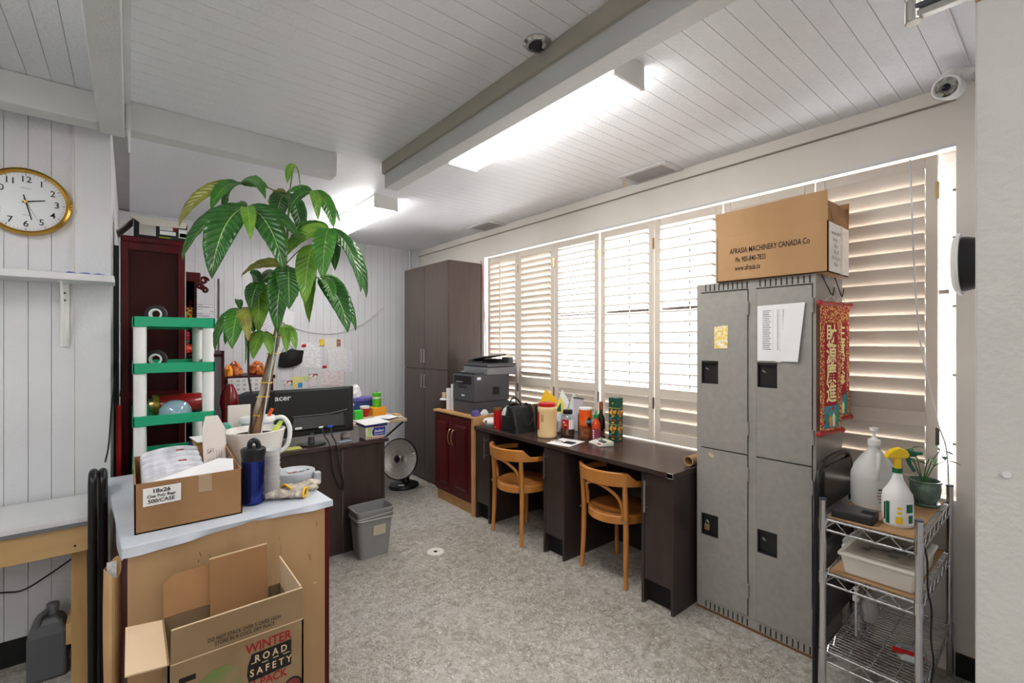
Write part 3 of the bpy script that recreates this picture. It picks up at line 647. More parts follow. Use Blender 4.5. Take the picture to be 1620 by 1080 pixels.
# ================================================================== WIRE CART
ct = thing('wire_cart', 'chrome wire shelf cart with three shelves beside the locker', 'cart', (2.53, .512, 0))
CX0, CX1, CY0, CY1 = 2.205, 2.848, .362, .664
for (x, y_) in ((CX0, CY0), (CX0, CY1), (CX1, CY0), (CX1, CY1)):
    MB().cyl((x, y_, .0), (x, y_, .85), .0125, n=16).build('post', chrome, ct, smooth=True)
    MB().cyl((x, y_, .85), (x, y_, .856), .0135, n=16).build('post_cap', mat('cap_blue', S(60, 74, 96), .4), ct)
    for zz in (.23, .55, .77): MB().cyl((x, y_, zz - .04), (x, y_, zz + .008), .0155, .0145, n=16).build('collar', chrome, ct, smooth=True)
gw = MB().cyl((0, CY0, 0), (0, CY1, 0), .0022, n=6).build('wire', chrome); OFF[gw.name] = Vector((0, 0, 0)); gw.parent = ct; k = 0
for zz in (.23, .55, .77):
    z2 = zz - .042
    for zr in (zz, z2): MB().tube([(CX0, CY0, zr), (CX1, CY0, zr), (CX1, CY1, zr), (CX0, CY1, zr)], .0038, 8, closed=True).build('rim_wire', chrome, ct, smooth=True)
    for (a, b, n) in (((CX0, CY1), (CX0, CY0), 7), ((CX0, CY0), (CX1, CY0), 15), ((CX1, CY0), (CX1, CY1), 7), ((CX1, CY1), (CX0, CY1), 15)):
        pts = [(a[0] + (b[0] - a[0]) * i / n, a[1] + (b[1] - a[1]) * i / n, (zz if i % 2 else z2)) for i in range(n + 1)]
        MB().tube(pts, .0025, 6).build('truss_wire', chrome, ct)
    for yy in (.437, .512, .588): MB().cyl((CX0, yy, zz - .004), (CX1, yy, zz - .004), .003, n=6).build('cross_bar', chrome, ct)
    n = 28
    for i in range(n):
        o = gw if k == 0 else gw.copy()
        if k: C.objects.link(o); o.parent = ct
        o.location = Vector((CX0 + .02 + (CX1 - CX0 - .04) * i / (n - 1), 0, zz)) - Vector((2.53, .512, 0)); k += 1
def onshelf(o, lab, cat, group=None): return tag(o, lab, cat, group)
onshelf(MB().box(CX0 + .016, CX1 - .018, CY0 + .018, CY1 - .018, .7745, .778).build('shelf_liner', carton, at=(2.53, .51, .7745)), 'brown cardboard liner on the top cart shelf', 'cardboard')
onshelf(MB().box(CX0 + .016, CX1 - .018, CY0 + .018, CY1 - .018, .5545, .558).build('shelf_liner', carton, at=(2.53, .51, .5545)), 'brown cardboard liner on the middle cart shelf', 'cardboard')
# jug with pump
jg = thing('pump_jug', 'translucent gallon jug with a white pump on the cart', 'jug', (2.525, .565, .778))
jx, jy = 2.525, .565
MB().lathe([(.078, 0), (.085, .008), (.086, .13), (.084, .145), (.072, .18), (.046, .222), (.022, .25), (.02, .27)], (jx, jy, .778), 28, 1.0, .98).build('bottle', natural_pl, jg, smooth=True)
MB().lathe([(.080, .006), (.083, .09), (.0, .091)], (jx, jy, .779), 28, 1.0, .98).build('liquid', mat('pale_liquid', S(214, 208, 196), .2), jg, smooth=True)
MB().tube(bez((jx - .024, jy - .02, 1.012), (jx - .088, jy - .04, .99), (jx - .10, jy - .035, .955), (jx - .082, jy - .03, .915)), .009, 10).build('handle', natural_pl, jg, smooth=True)
MB().lathe([(.023, 0), (.023, .024), (.012, .03), (.009, .035), (.006, .036), (.006, .062), (.017, .064), (.017, .076), (.0, .078)], (jx, jy, 1.045), 20).build('pump', white_pl, jg, smooth=True)
for i, (w_, c_) in enumerate(((.026, ink), (.03, ink), (.034, ink_red), (.03, ink), (.02, ink))):
    MB().obox((jx - .0745, jy - .0435, .872 - i * .013), (.0012, w_, .0035 if i else .009), (0, 0, R(31))).build('label_print', mat('faint_ink', S(100, 98, 100), .7) if c_ is ink else c_, jg)
# spray bottle
sb = thing('spray_bottle', 'white spray bottle with yellow and green trigger on the cart', 'bottle', (2.345, .45, .778))
bx_, by_ = 2.345, .45
MB().lathe([(.046, 0), (.050, .006), (.050, .105), (.047, .125), (.031, .152), (.019, .178), (.0145, .20), (.0135, .215)], (bx_, by_, .778), 28).build('bottle', white_pl, sb, smooth=True)
MB().lathe([(.0165, 0), (.0165, .018)], (bx_, by_, .982), 20).build('collar', dkgreen_pl, sb)
MB().lathe([(.012, 0), (.012, .04)], (bx_, by_, 1.0), 16).build('neck', yellow_pl, sb)
dv = Vector((.70, -.71, 0)); pr = Vector((-.71, -.70, 0)); hd = Vector((bx_, by_, 1.04))
def along(pts, w, nm, m_, par):
    A = [hd + dv * p[0] + Vector((0, 0, p[1])) - pr * (w / 2) for p in pts]; MB().slab(A, w if (A[1] - A[0]).cross(A[2] - A[1]).dot(pr) > 0 else -w).build(nm, m_, par, .004, smooth=True)
along([(-.045, 0), (.03, 0), (.04, .012), (.03, .032), (.005, .042), (-.02, .034), (-.04, .018)], .024, 'trigger_head', yellow_pl, sb)
along([(.032, .006), (.06, .006), (.072, .016), (.072, .026), (.055, .03), (.04, .034), (.028, .034)], .021, 'nozzle', dkgreen_pl, sb)
along([(.03, .006), (.045, .004), (.05, -.02), (.068, -.05), (.058, -.056), (.042, -.03), (.034, -.012)], .012, 'trigger', dkgreen_pl, sb)
MB().cyl(hd + dv * .07 + Vector((0, 0, .02)), hd + dv * .088 + Vector((0, 0, .02)), .007, n=12).build('nozzle_tip', dkgreen_pl, sb)
vd = Vector((-.96, -.28, 0)); vr = Vector((-.28, .96, 0)) * -1
def curved(nm, a0, a1, z0, z1, m_, par, cx, cy, rad, th=.0008):
    MB().grid(lambda u, v: (cx + rad * math.cos(a0 + (a1 - a0) * u), cy + rad * math.sin(a0 + (a1 - a0) * u), z0 + (z1 - z0) * v), 8, 1, th).build(nm, m_, par, smooth=True)
A = R(180)
curved('label', A - .75, A + 1.4, .79, .875, paper_w, sb, bx_, by_, .0503)
curved('green_band', A - .55, A - .3, .79, .875, dkgreen_pl, sb, bx_, by_, .0512)
curved('green_patch', A + .75, A + 1.25, .84, .872, dkgreen_pl, sb, bx_, by_, .0512)
curved('green_patch', A + .9, A + 1.25, .80, .83, dkgreen_pl, sb, bx_, by_, .0512)
curved('yellow_patch', A + .1, A + .5, .795, .822, yellow_pl, sb, bx_, by_, .0512)
for zz in (.832, .85): curved('yellow_mark', A + .18, A + .45, zz, zz + .009, yellow_pl, sb, bx_, by_, .0512)
curved('print', A - .72, A - .6, .80, .87, ink, sb, bx_, by_, .0512)
# black desk device
dvv = thing('desk_device', 'flat black rectangular device lying on the cart', 'device', (2.275, .585, .778))
MB().prism([(2.235, .778), (2.33, .778), (2.335, .795), (2.33, .815), (2.24, .808)], 'y', .505, .645).build('body', black_pl, dvv, .004)
MB().obox((2.285, .575, .8125), (.085, .13, .003), (0, R(-4.4), 0)).build('top_plate', mat('gunmetal', S(86, 84, 92), .25, .6), dvv)
MB().obox((2.285, .53, .8148), (.03, .04, .003), (0, R(-4.4), 0)).build('slot', black_matte, dvv)
# small potted plant
pp = thing('small_potted_plant', 'small leafy plant in a green glazed pot on the cart', 'potted plant', (2.715, .425, .778))
MB().lathe([(.045, 0), (.05, .006), (.05, .014)], (2.715, .425, .778), 24).build('saucer', mat('celadon_dark', S(96, 118, 106), .25), pp, smooth=True)
MB().lathe([(.036, .014), (.05, .04), (.055, .075), (.053, .098), (.058, .105), (.058, .112), (.052, .112), (.05, .095)], (2.715, .425, .778), 28).build('pot', mat('celadon_glaze', S(112, 136, 122), .22, 0, S(88, 110, 98), 30, bump=.3, bs=50), pp, smooth=True)
MB().lathe([(.0505, .0945), (.0, .098)], (2.715, .425, .778), 20).build('soil', soil, pp)
leafg = mat('leaf_green', S(66, 120, 52), .4, 0, S(44, 92, 40), 40)
def small_leaf(par, a, b, w, m_):
    a, b = Vector(a), Vector(b); d_ = (b - a); sd = d_.cross(Vector((.3, .2, 1))).normalized(); up_ = sd.cross(d_).normalized()
    MB().grid(lambda u, v: a + d_ * v + sd * ((u - .5) * w * math.sin(math.pi * min(.98, max(.03, v))) ** .8) + up_ * (.25 * d_.length * math.sin(math.pi * v) * .4 + .1 * w * abs(u - .5)), 4, 8, .0006).build('leaf', m_, par, smooth=True)
st0 = Vector((2.705, .43, .87))
for (ex, ey, ez) in ((2.60, .45, 1.04), (2.65, .40, 1.0), (2.72, .36, .985), (2.74, .38, 1.02), (2.66, .48, 1.0)):
    e = Vector((ex, ey, ez)); md = (st0 + e) / 2 + Vector((0, 0, .03)); MB().tube([st0, md, e], .0025, 6).build('stem', leafg, pp, smooth=True)
    dd = Vector((ex - 2.70, ey - .43, 0)).normalized()
    small_leaf(pp, e, e + dd * .05 + Vector((0, 0, -.015)), .02, leafg); small_leaf(pp, e, e + Vector((-dd.y, dd.x, 0)) * .04 + Vector((0, 0, .012)), .018, leafg); small_leaf(pp, md, md + Vector((dd.y, -dd.x, .3)) * .04, .02, leafg)
# middle shelf: lidded tray, lying bottle
tr = thing('lidded_tray', 'white plastic storage tray with a grey stained lid on the cart', 'tray', (2.36, .50, .558))
MB().taper(2.245, 2.60, .385, .60, .5582, 2.235, 2.61, .375, .612, .635).build('tray', mat('off_white_plastic', S(226, 220, 210), .4), tr, .008)
MB().box(2.226, 2.618, .367, .62, .632, .648).build('lid_rim', mat('off_white_plastic', S(226, 220, 210), .4), tr, .006)
MB().box(2.245, 2.60, .385, .60, .648, .655).build('lid', mat('stained_lid', S(176, 168, 156), .6, 0, S(150, 140, 126), 12), tr, .004)
for (a, b, c, d_) in ((2.30, .56, .035, .03), (2.335, .54, .025, .035), (2.34, .505, .03, .03), (2.36, .475, .04, .05), (2.40, .44, .05, .028), (2.395, .52, .03, .02), (2.35, .42, .04, .025), (2.30, .47, .025, .03)):
    MB().box(a, a + c, b - d_, b, .655, .6558).build('lid_mark', mat('faded_print', S(92, 92, 88), .7, 0, S(130, 128, 122), 80), tr)
lb = thing('lying_bottle', 'translucent white squeeze bottle lying on its side on the cart', 'bottle', (2.53, .635, .558))
MB().lathe([(.0, 0), (.028, .003), (.03, .02), (.03, .13), (.012, .155), (.01, .17)], (2.64, .642, .5885), 20, mtx=Vector((-1, .06, 0)).to_track_quat('Z', 'Y').to_matrix()).build('bottle', natural_pl, lb, smooth=True)
MB().lathe([(.014, .165), (.014, .185), (.005, .19), (.003, .215)], (2.64, .642, .5885), 16, mtx=Vector((-1, .06, 0)).to_track_quat('Z', 'Y').to_matrix()).build('cap', white_pl, lb, smooth=True)
# lowest shelf: pump bottle, tape dispenser, small bottle
pb = thing('pump_bottle', 'clear plastic pump bottle on the lowest cart shelf', 'bottle', (2.40, .60, .2325))
MB().lathe([(.026, 0), (.029, .006), (.029, .11), (.02, .14), (.010, .155), (.010, .165)], (2.40, .60, .2325), 20).build('bottle', clear_pl, pb, smooth=True)
MB().lathe([(.012, 0), (.012, .018), (.005, .02), (.005, .045), (.011, .047), (.011, .055), (0, .056)], (2.40, .60, .392), 16).build('pump', white_pl, pb, smooth=True)
MB().cyl((2.40, .60, .24), (2.40, .60, .395), .003, n=8).build('dip_tube', white_pl, pb)
td = thing('tape_dispenser', 'clear and red tape dispenser lying on the lowest cart shelf', 'tape dispenser', (2.42, .43, .2325))
MB().lathe([(.052, 0), (.055, .004), (.05, .03), (.03, .04), (.0, .042)], (2.42, .425, .2325), 24).build('shell', clear_pl, td, smooth=True)
MB().lathe([(.045, .003), (.045, .028), (.026, .03), (.026, .003)], (2.42, .425, .2325), 24).build('tape_roll', white_pl, td)
MB().obox((2.385, .425, .262), (.016, .10, .02), (0, R(-25), R(10))).build('red_guard', red_pl, td, .005)
sbt = tag(MB().lathe([(.03, 0), (.034, .01), (.034, .07), (.02, .10), (.012, .12), (.0, .12)], (2.60, .60, .2325), 20).build('round_bottle', natural_pl, at=(2.6, .6, .2325), smooth=True), 'squat translucent bottle at the back of the lowest cart shelf', 'bottle')
sbt.data.transform(Matrix.Translation((-0, 0, 0)))
cbl = tag(MB().tube(spline([(2.30, .372, .765), (2.27, .35, .70), (2.25, .345, .60), (2.30, .342, .50), (2.29, .342, .40), (2.34, .342, .28), (2.30, .345, .18), (2.3, .32, .004)]), .003, 6).build('power_cable', black_pl, at=(2.3, .36, .75), smooth=True), 'thin black cable trailing down the side of the cart', 'cable')
# folded black chair between locker and cart
fc = thing('folded_chair', 'black padded folding chair folded between locker and cart', 'chair', (2.56, .72, 0))
MB().tube(spline([(2.30, .722, 0), (2.31, .722, .5), (2.33, .722, .86), (2.38, .722, .94), (2.48, .722, .965), (2.68, .722, .965), (2.76, .722, .93), (2.80, .722, .82), (2.82, .722, .3), (2.83, .722, 0)], 4), .011, 10).build('frame', black_pl, fc, smooth=True)
MB().obox((2.565, .722, .84), (.40, .03, .19)).build('back_pad', mat('black_vinyl', S(24, 24, 24), .25), fc, .014, seg=3)
MB().obox((2.565, .722, .42), (.40, .032, .40)).build('seat_pad', mat('black_vinyl', S(24, 24, 24), .25), fc, .014, seg=3)
# ================================================================== ON THE RED CABINET
pr_ = thing('printer', 'dark grey multifunction printer on the red cabinet', 'printer', (2.55, 3.52, .855))
MB().box(2.325, 2.72, 3.345, 3.68, .857, .96).build('lower_tray', dark_grey, pr_, .006)
MB().box(2.32, 2.72, 3.342, 3.682, .963, 1.205).build('body', dark_grey, pr_, .008)
MB().box(2.3165, 2.325, 3.385, 3.655, 1.12, 1.19).build('output_slot', black_matte, pr_)
MB().obox((2.312, 3.56, 1.135), (.018, .10, .006), (0, R(-20), 0)).build('output_tab', mid_grey, pr_)
MB().box(2.3165, 2.322, 3.45, 3.58, 1.085, 1.10).build('tray_latch', black_pl, pr_, .002)
MB().box(2.3165, 2.321, 3.49, 3.535, 1.01, 1.023).build('badge', white_pl, pr_)
MB().cyl((2.318, 3.40, 1.06), (2.315, 3.40, 1.06), .006, n=10).build('power_button', mid_grey, pr_)
MB().box(2.53, 2.60, 3.3385, 3.343, 1.02, 1.09).build('side_grille', mat('grille_grey', S(50, 50, 54), .5), pr_)
for i in range(6): MB().box(2.534, 2.596, 3.3365, 3.339, 1.026 + i * .011, 1.031 + i * .011).build('grille_slat', black_matte, pr_)
sheet('sticker', [(2.355, 3.3412, 1.155), (2.395, 3.3412, 1.155), (2.395, 3.3412, 1.185), (2.355, 3.3412, 1.185)], white_pl, pr_, .0006)
MB().box(2.355, 2.395, 3.3395, 3.3405, 1.155, 1.161).build('sticker_stripe', blue_pl, pr_)
MB().box(2.34, 2.44, 3.36, 3.66, 1.205, 1.222).build('control_panel', black_pl, pr_, .004)
MB().box(2.355, 2.39, 3.42, 3.50, 1.222, 1.225).build('display', mid_grey, pr_); MB().box(2.37, 2.40, 3.60, 3.63, 1.222, 1.225).build('key', white_pl, pr_)
MB().box(2.45, 2.80, 3.325, 3.70, 1.20, 1.265).build('scanner', mid_grey, pr_, .006)
MB().box(2.455, 2.795, 3.33, 3.695, 1.268, 1.30).build('scanner_lid', dark_grey, pr_, .008)
MB().taper(2.47, 2.78, 3.42, 3.68, 1.30, 2.50, 2.76, 3.46, 3.67, 1.335).build('feeder', black_pl, pr_, .006)
MB().obox((2.60, 3.50, 1.355), (.26, .20, .012), (R(-9), R(-4), 0)).build('feeder_tray', black_pl, pr_, .004)
MB().obox((2.76, 3.42, 1.325), (.06, .10, .055), (0, 0, R(8))).build('feeder_end', dark_grey, pr_, .008)
cu = thing('coffee_cup', 'dark paper coffee cup with white lid beside the printer', 'cup', (2.335, 3.865, .855))
MB().lathe([(.028, 0), (.038, .085), (.037, .085)], (2.335, 3.865, .856), 24).build('cup', mat('cup_brown', S(58, 46, 40), .6), cu, smooth=True)
MB().lathe([(.041, .083), (.041, .092), (.035, .098), (.0, .098)], (2.335, 3.865, .856), 24).build('lid', white_pl, cu, smooth=True)
MB().lathe([(.028, 0), (.028, .055)], (2.345, 3.865, .9545), 20).build('paper_cup', carton_pale, cu, smooth=True)
for i, (x, y_, h, l_) in enumerate(((2.37, 3.755, .24, 'rolled white paper standing beside the printer, taller one'), (2.34, 3.79, .20, 'rolled white paper standing between printer and cup'))):
    tag(MB().lathe([(.022, 0), (.022, h), (.018, h), (.018, .01)], (x, y_, .856), 16).build('paper_roll', paper_w, at=(x, y_, .856), smooth=True), l_, 'paper roll')
def crumple(name, c, sx, sy, sz, m_, lab, cat, seed=1, flat=.3):
    rnd = random.Random(seed); b = MB(); b.sphere((0, 0, 0), (1, 1, 1), 14, 9)
    vs = []
    for v in b.v:
        q_ = Vector(v); r_ = 1 + rnd.uniform(-.16, .12); z = max(-flat, q_.z * r_)
        vs.append((c[0] + q_.x * r_ * sx, c[1] + q_.y * r_ * sy, c[2] + (z + flat) * sz))
    b.v = vs; return tag(b.build(name, m_, at=c), lab, cat)
purple = mat('purple_wrap', S(120, 104, 190), .35, 0, S(70, 48, 120), 12)
crumple('snack_bag', (2.31, 3.302, .8565), .045, .026, .04, purple, 'purple shiny snack packet on the red cabinet', 'packet', 3)
crumple('tissue_pack', (2.405, 3.304, .8565), .04, .025, .035, paper_w, 'white crumpled plastic packet at the cabinet edge', 'packet', 4)
tag(sheet('paper_sheet', [(2.45, 3.28, .8565), (2.74, 3.28, .8565), (2.74, 3.335, .8565), (2.45, 3.335, .8565)], paper_w, at=(2.6, 3.3, .8565)), 'white paper lying beside the printer on the red cabinet', 'paper')
# ================================================================== ON THE WORKTOP
Z = .7805
rt = thing('white_case', 'rounded white zip case with a small red leaf mark on the worktop', 'case', (2.39, 3.17, Z))
MB().sphere((2.39, 3.175, Z + .035), (.075, .088, .036), 24, 12).build('shell', white_pl, rt, smooth=True)
MB().lathe([(.0, 0), (1, 0), (1.0, .012), (0, .014)], (2.39, 3.175, Z + .001), 28, .074, .087).build('base', mid_grey, rt)
text(rt, '♣', .026, (2.318, 3.16, Z + .045), (0, -1, 0), (.3, 0, 1), ink_red, 0, 'emblem')
crumple('clear_bag', (2.555, 3.15, Z), .065, .07, .12, mat('bag_film', S(222, 232, 230), .2, 0, S(120, 160, 130), 14, lo=.3, hi=.42), 'clear plastic bag with green contents behind the white case', 'bag', 6)
tn = thing('red_tin', 'tall narrow red tin beside the black handbag', 'tin', (2.345, 3.03, Z))
MB().lathe([(.033, 0), (.034, .004), (.034, .155), (.034, .16)], (2.345, 3.035, Z), 24).build('body', red_pl, tn, smooth=True)
MB().lathe([(.0355, .156), (.0355, .172), (.0, .173)], (2.345, 3.035, Z), 24).build('lid', mat('tin_gold', S(170, 120, 80), .35, .6), tn, smooth=True)
MB().obox((2.3105, 3.024, Z + .02), (.001, .016, .006)).build('mark', white_pl, tn)
hb = thing('handbag', 'black leather tote handbag on the worktop', 'bag', (2.43, 2.87, Z))
leather = mat('black_leather', S(34, 36, 37), .38, 0, S(24, 26, 27), 20, bump=.3, bs=60)
def bagf(u, v):   # body shell
    a = u * math.tau; ca, sa = math.cos(a), math.sin(a); e = 5 - 2.2 * v
    sq = lambda c_: math.copysign(abs(c_) ** (2 / e), c_)
    w, d_ = .118 - .012 * v, .098 - .040 * v
    bulge = 1 + .05 * math.sin(3 * a + 4 * v)
    return (2.43 + sq(ca) * w * bulge, 2.865 + sq(sa) * d_ * bulge, Z + .205 * v + .012 * math.sin(5 * a) * v)
MB().grid(bagf, 40, 8, .003).build('body', leather, hb, smooth=True)
MB().box(2.33, 2.53, 2.785, 2.945, Z + .001, Z + .008).build('base', leather, hb, .004)
MB().obox((2.43, 2.865, Z + .19), (.19, .08, .012), (R(4), 0, 0)).build('zip_top', leather, hb, .005)
MB().obox((2.308, 2.865, Z + .075), (.012, .13, .11)).build('side_pocket', leather, hb, .006)
MB().tube(bez((2.36, 2.768, Z + .15), (2.39, 2.745, Z + .03), (2.47, 2.745, Z + .03), (2.50, 2.768, Z + .15)), .005, 8).build('strap', leather, hb, smooth=True)
MB().tube(bez((2.36, 2.905, Z + .19), (2.385, 2.92, Z + .285), (2.46, 2.92, Z + .285), (2.49, 2.905, Z + .19)), .007, 8).build('strap', leather, hb, smooth=True)
tag(MB().taper(2.555, 2.625, 2.72, 2.80, Z, 2.55, 2.63, 2.71, 2.81, Z + .20).build('teal_bag', mat('dark_teal', S(30, 52, 58), .4), at=(2.59, 2.76, Z), bevel=.006), 'dark teal upright bag between handbag and cream canister', 'bag')
cn = thing('cream_canister', 'large cream plastic coffee canister with a red lid', 'canister', (2.445, 2.55, Z))
cpl = mat('cream_plastic', S(232, 200, 148), .4)
MB().lathe([(.070, 0), (.074, .005), (.074, .03), (.072, .035), (.0725, .195), (.074, .215), (.068, .228), (.062, .232)], (2.445, 2.55, Z), 32).build('body', cpl, cn, smooth=True)
MB().lathe([(.066, .230), (.066, .252), (.06, .256), (.0, .256)], (2.445, 2.55, Z), 32).build('lid', red_pl, cn, smooth=True)
va = math.atan2(-2.55, -2.445)
for i in range(6): curved('rib', va - .22 + .22, va + .78, Z + .128 + i * .014, Z + .133 + i * .014, cpl, cn, 2.445, 2.55, .0735, .0015)
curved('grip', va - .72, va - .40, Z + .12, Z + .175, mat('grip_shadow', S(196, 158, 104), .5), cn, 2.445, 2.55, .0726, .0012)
curved('label', va - 1.55, va - .95, Z + .06, Z + .19, red_pl, cn, 2.445, 2.55, .0735)
jr = thing('red_label_jar', 'clear jar with black lid and red label on the worktop', 'jar', (2.585, 2.47, Z))
MB().lathe([(.046, 0), (.052, .006), (.053, .055), (.055, .06), (.055, .135), (.048, .155), (.036, .165), (.036, .17)], (2.585, 2.47, Z), 28).build('jar', clear_pl, jr, smooth=True)
MB().lathe([(.045, .003), (.0505, .008), (.051, .06), (.0, .062)], (2.585, 2.47, Z), 28).build('contents', mat('spice_brown', S(120, 74, 40), .6, 0, S(70, 44, 26), 60), jr, smooth=True)
MB().lathe([(.037, .168), (.037, .198), (.034, .20), (0, .2)], (2.585, 2.47, Z), 28).build('lid', black_pl, jr, smooth=True)
curved('label', va - .95, va + .1, Z + .058, Z + .13, red_pl, jr, 2.585, 2.47, .0555)
curved('label', va + .1, va + 1.0, Z + .058, Z + .13, printmat('fact_table', S(232, 236, 238), S(150, 160, 168), 8, .08, 1.4), jr, 2.585, 2.47, .0556)
curved('label_spot', va - .6, va - .2, Z + .085, Z + .097, mat('olive_ink', S(190, 170, 40), .6), jr, 2.585, 2.47, .0563); curved('label_spot', va - .5, va - .2, Z + .062, Z + .08, mat('navy_ink', S(28, 30, 60), .6), jr, 2.585, 2.47, .0563)
curved('label_spot', va - .7, va - .45, Z + .105, Z + .115, white_pl, jr, 2.585, 2.47, .0563)
crumple('plastic_bag', (2.66, 2.58, Z), .065, .08, .115, mat('bag_white', S(222, 228, 232), .3, 0, S(170, 184, 194), 10), 'white plastic shopping bag behind the jar', 'bag', 9)
mc = thing('red_canister', 'round red and orange drink-mix canister with a white lid', 'canister', (2.635, 2.335, Z))
MB().lathe([(.048, 0), (.049, .003), (.049, .10)], (2.635, 2.335, Z), 28).build('body_lower', mat('canister_photo', S(170, 110, 70), .45, 0, S(110, 50, 34), 30), mc, smooth=True)
MB().lathe([(.049, .07), (.049, .10), (.049, .215)], (2.635, 2.335, Z), 28).build('body', mat('canister_red', S(224, 44, 22), .4, 0, S(240, 120, 30), 5), mc, smooth=True)
MB().lathe([(.0505, .213), (.0505, .225), (.0, .227)], (2.635, 2.335, Z), 28).build('lid', white_pl, mc, smooth=True)
va2 = math.atan2(-2.335, -2.635)
MB().grid(lambda u, v: (2.635 + .0503 * math.cos(va2 + .55 + .62 * (u - .5) * 1.2), 2.335 + .0503 * math.sin(va2 + .55 + .62 * (u - .5) * 1.2), Z + .125 + .05 * (v - .5) * 1.4 * math.sin(math.pi * (.12 + .76 * u))), 10, 6, .0006).build('badge', black_pl, mc, smooth=True)
text(mc, 'MIO', .030, (2.635 + .0515 * math.cos(va2 + .5), 2.335 + .0515 * math.sin(va2 + .5), Z + .127), (-math.sin(va2 + .5), math.cos(va2 + .5), 0), (0, 0, 1), mat('sky_ink', S(130, 200, 230), .6), .01)
sr_ = thing('chilli_sauce_bottle', 'red chilli sauce bottle with a green nozzle cap', 'bottle', (2.622, 2.222, Z))
sauce = mat('chilli_sauce', S(214, 72, 26), .2, coat=.4)
MB().lathe([(.028, 0), (.031, .006), (.031, .105), (.028, .13), (.016, .152), (.013, .165)], (2.622, 2.222, Z), 24).build('bottle', sauce, sr_, smooth=True)
MB().lathe([(.017, .162), (.017, .186), (.009, .192), (.004, .222), (.0, .223)], (2.622, 2.222, Z), 20).build('cap', mat('nozzle_green', S(30, 150, 70), .35), sr_, smooth=True)
va3 = math.atan2(-2.222, -2.622)
curved('label', va3 - 1.2, va3 + 1.2, Z + .01, Z + .088, mat('label_maroon', S(150, 40, 40), .5, 0, S(140, 70, 100), 30), sr_, 2.622, 2.222, .0315)
for i in range(4): curved('label_print', va3 - .75, va3 - .45, Z + .018 + i * .017, Z + .028 + i * .017, white_pl, sr_, 2.622, 2.222, .0323)
db = thing('sauce_bottle', 'tall dark glass sauce bottle with a brown cap', 'bottle', (2.71, 2.25, Z))
MB().lathe([(.03, 0), (.032, .005), (.032, .13), (.026, .16), (.014, .185), (.014, .215)], (2.71, 2.25, Z), 24).build('bottle', mat('dark_bottle', S(40, 22, 18), .12), db, smooth=True)
MB().lathe([(.0155, .213), (.0155, .272), (0, .273)], (2.71, 2.25, Z), 18).build('cap', mat('brown_cap', S(150, 84, 44), .5), db, smooth=True)
curved('label', va3 - .4, va3 + 1.3, Z + .02, Z + .06, mat('label_purple', S(110, 50, 80), .5), db, 2.71, 2.25, .0325); curved('label', va3 + .75, va3 + 1.0, Z + .02, Z + .075, yellow_pl, db, 2.71, 2.25, .0333)
gb = thing('green_gift_box', 'tall dark green carton with orange flame print on the worktop', 'box', (2.735, 2.135, Z))
gbm = mat('box_green', S(16, 84, 66), .45)
MB().box(2.70, 2.77, 2.095, 2.17, Z, Z + .312).build('carton', gbm, gb, .002)
MB().box(2.6985, 2.7715, 2.0935, 2.1715, Z + .236, Z + .239).box(2.6985, 2.7715, 2.0935, 2.1715, Z + .117, Z + .120).build('gold_line', mat('gold_line', S(226, 200, 110), .5), gb)
flame = mat('flame_print', S(246, 170, 60), .5); red_f = mat('red_print', S(200, 50, 30), .5); teal_f = mat('cyan_print', S(40, 150, 160), .5)
for z0 in (Z + .005, Z + .122):
    def F(u, v): return (2.699, 2.17 - .075 * u, z0 + .112 * v)
    def G(u, v): return (2.70 + .07 * u, 2.0945, z0 + .112 * v)
    for fn in (F, G):
        MB().slab([fn(*p) for p in ((.08, .72), (.35, .98), (.55, .86), (.95, .92), (.88, .70), (.72, .72), (.66, .50), (.45, .42), (.32, .6))], .0006).build('flame_print', flame, gb)
        MB().slab([fn(*p) for p in ((.42, .86), (.50, .90), (.54, .66), (.62, .80), (.64, .60), (.5, .5), (.42, .62))], .0011).build('flame_core', red_f, gb)
        MB().slab([fn(*p) for p in ((.1, .38), (.38, .46), (.40, .34), (.2, .28))], .0006).build('leaf_print', teal_f, gb)
        for q_ in (.32, .52, .72): MB().slab([fn(q_ - .07, .2), fn(q_ + .07, .2), fn(q_ + .07, .29), fn(q_ - .07, .29)], .0008).build('red_spot', red_f, gb)
        MB().slab([fn(.38, .06), fn(.66, .06), fn(.7, .13), fn(.34, .13)], .0008).build('crown_print', flame, gb)
MB().slab([(2.699, 2.142, Z + .278), (2.699, 2.124, Z + .278), (2.699, 2.133, Z + .262)][::-1], -.0006).build('crest', flame, gb)
ca = thing('calculator', 'pale desk calculator lying before the green carton', 'calculator', (2.545, 2.115, Z), R(-20), local=True)
MB().prism([(-.055, 0), (.06, 0), (.06, .030), (.03, .032), (-.055, .010)], 'y', -.075, .075).build('body', mat('calc_ivory', S(222, 222, 210), .5), ca, .004)
MB().obox((.02, .045, .0295), (.04, .05, .004), (0, R(-14), 0)).build('display', mat('calc_lcd', S(120, 124, 112), .3), ca)
for i in range(4):
    for j in range(5):
        MB().obox((-.042 + i * .016, -.06 + j * .021, .0155 + i * .0042), (.011, .015, .005), (0, R(-14), 0)).build('key', red_pl if (i == 0 and j < 2) else (dark_grey if j < 4 and i > 1 else white_pl), ca)
ps = thing('paper_pad', 'white sheet lying on the worktop edge with glasses on it', 'paper', (2.395, 2.315, Z), R(12), local=True)
MB().box(-.10, .115, -.095, .095, 0, .0015).build('sheet', paper_w, ps)
tag(MB().obox((2.40, 2.275, Z + .005), (.055, .075, .006), (0, 0, R(10))).build('black_note', black_pl, at=(2.40, 2.275, Z + .0015)), 'small black card on the white sheet', 'card')
gl = thing('eyeglasses', 'folded eyeglasses lying on the white sheet', 'glasses', (2.37, 2.36, Z + .0016))
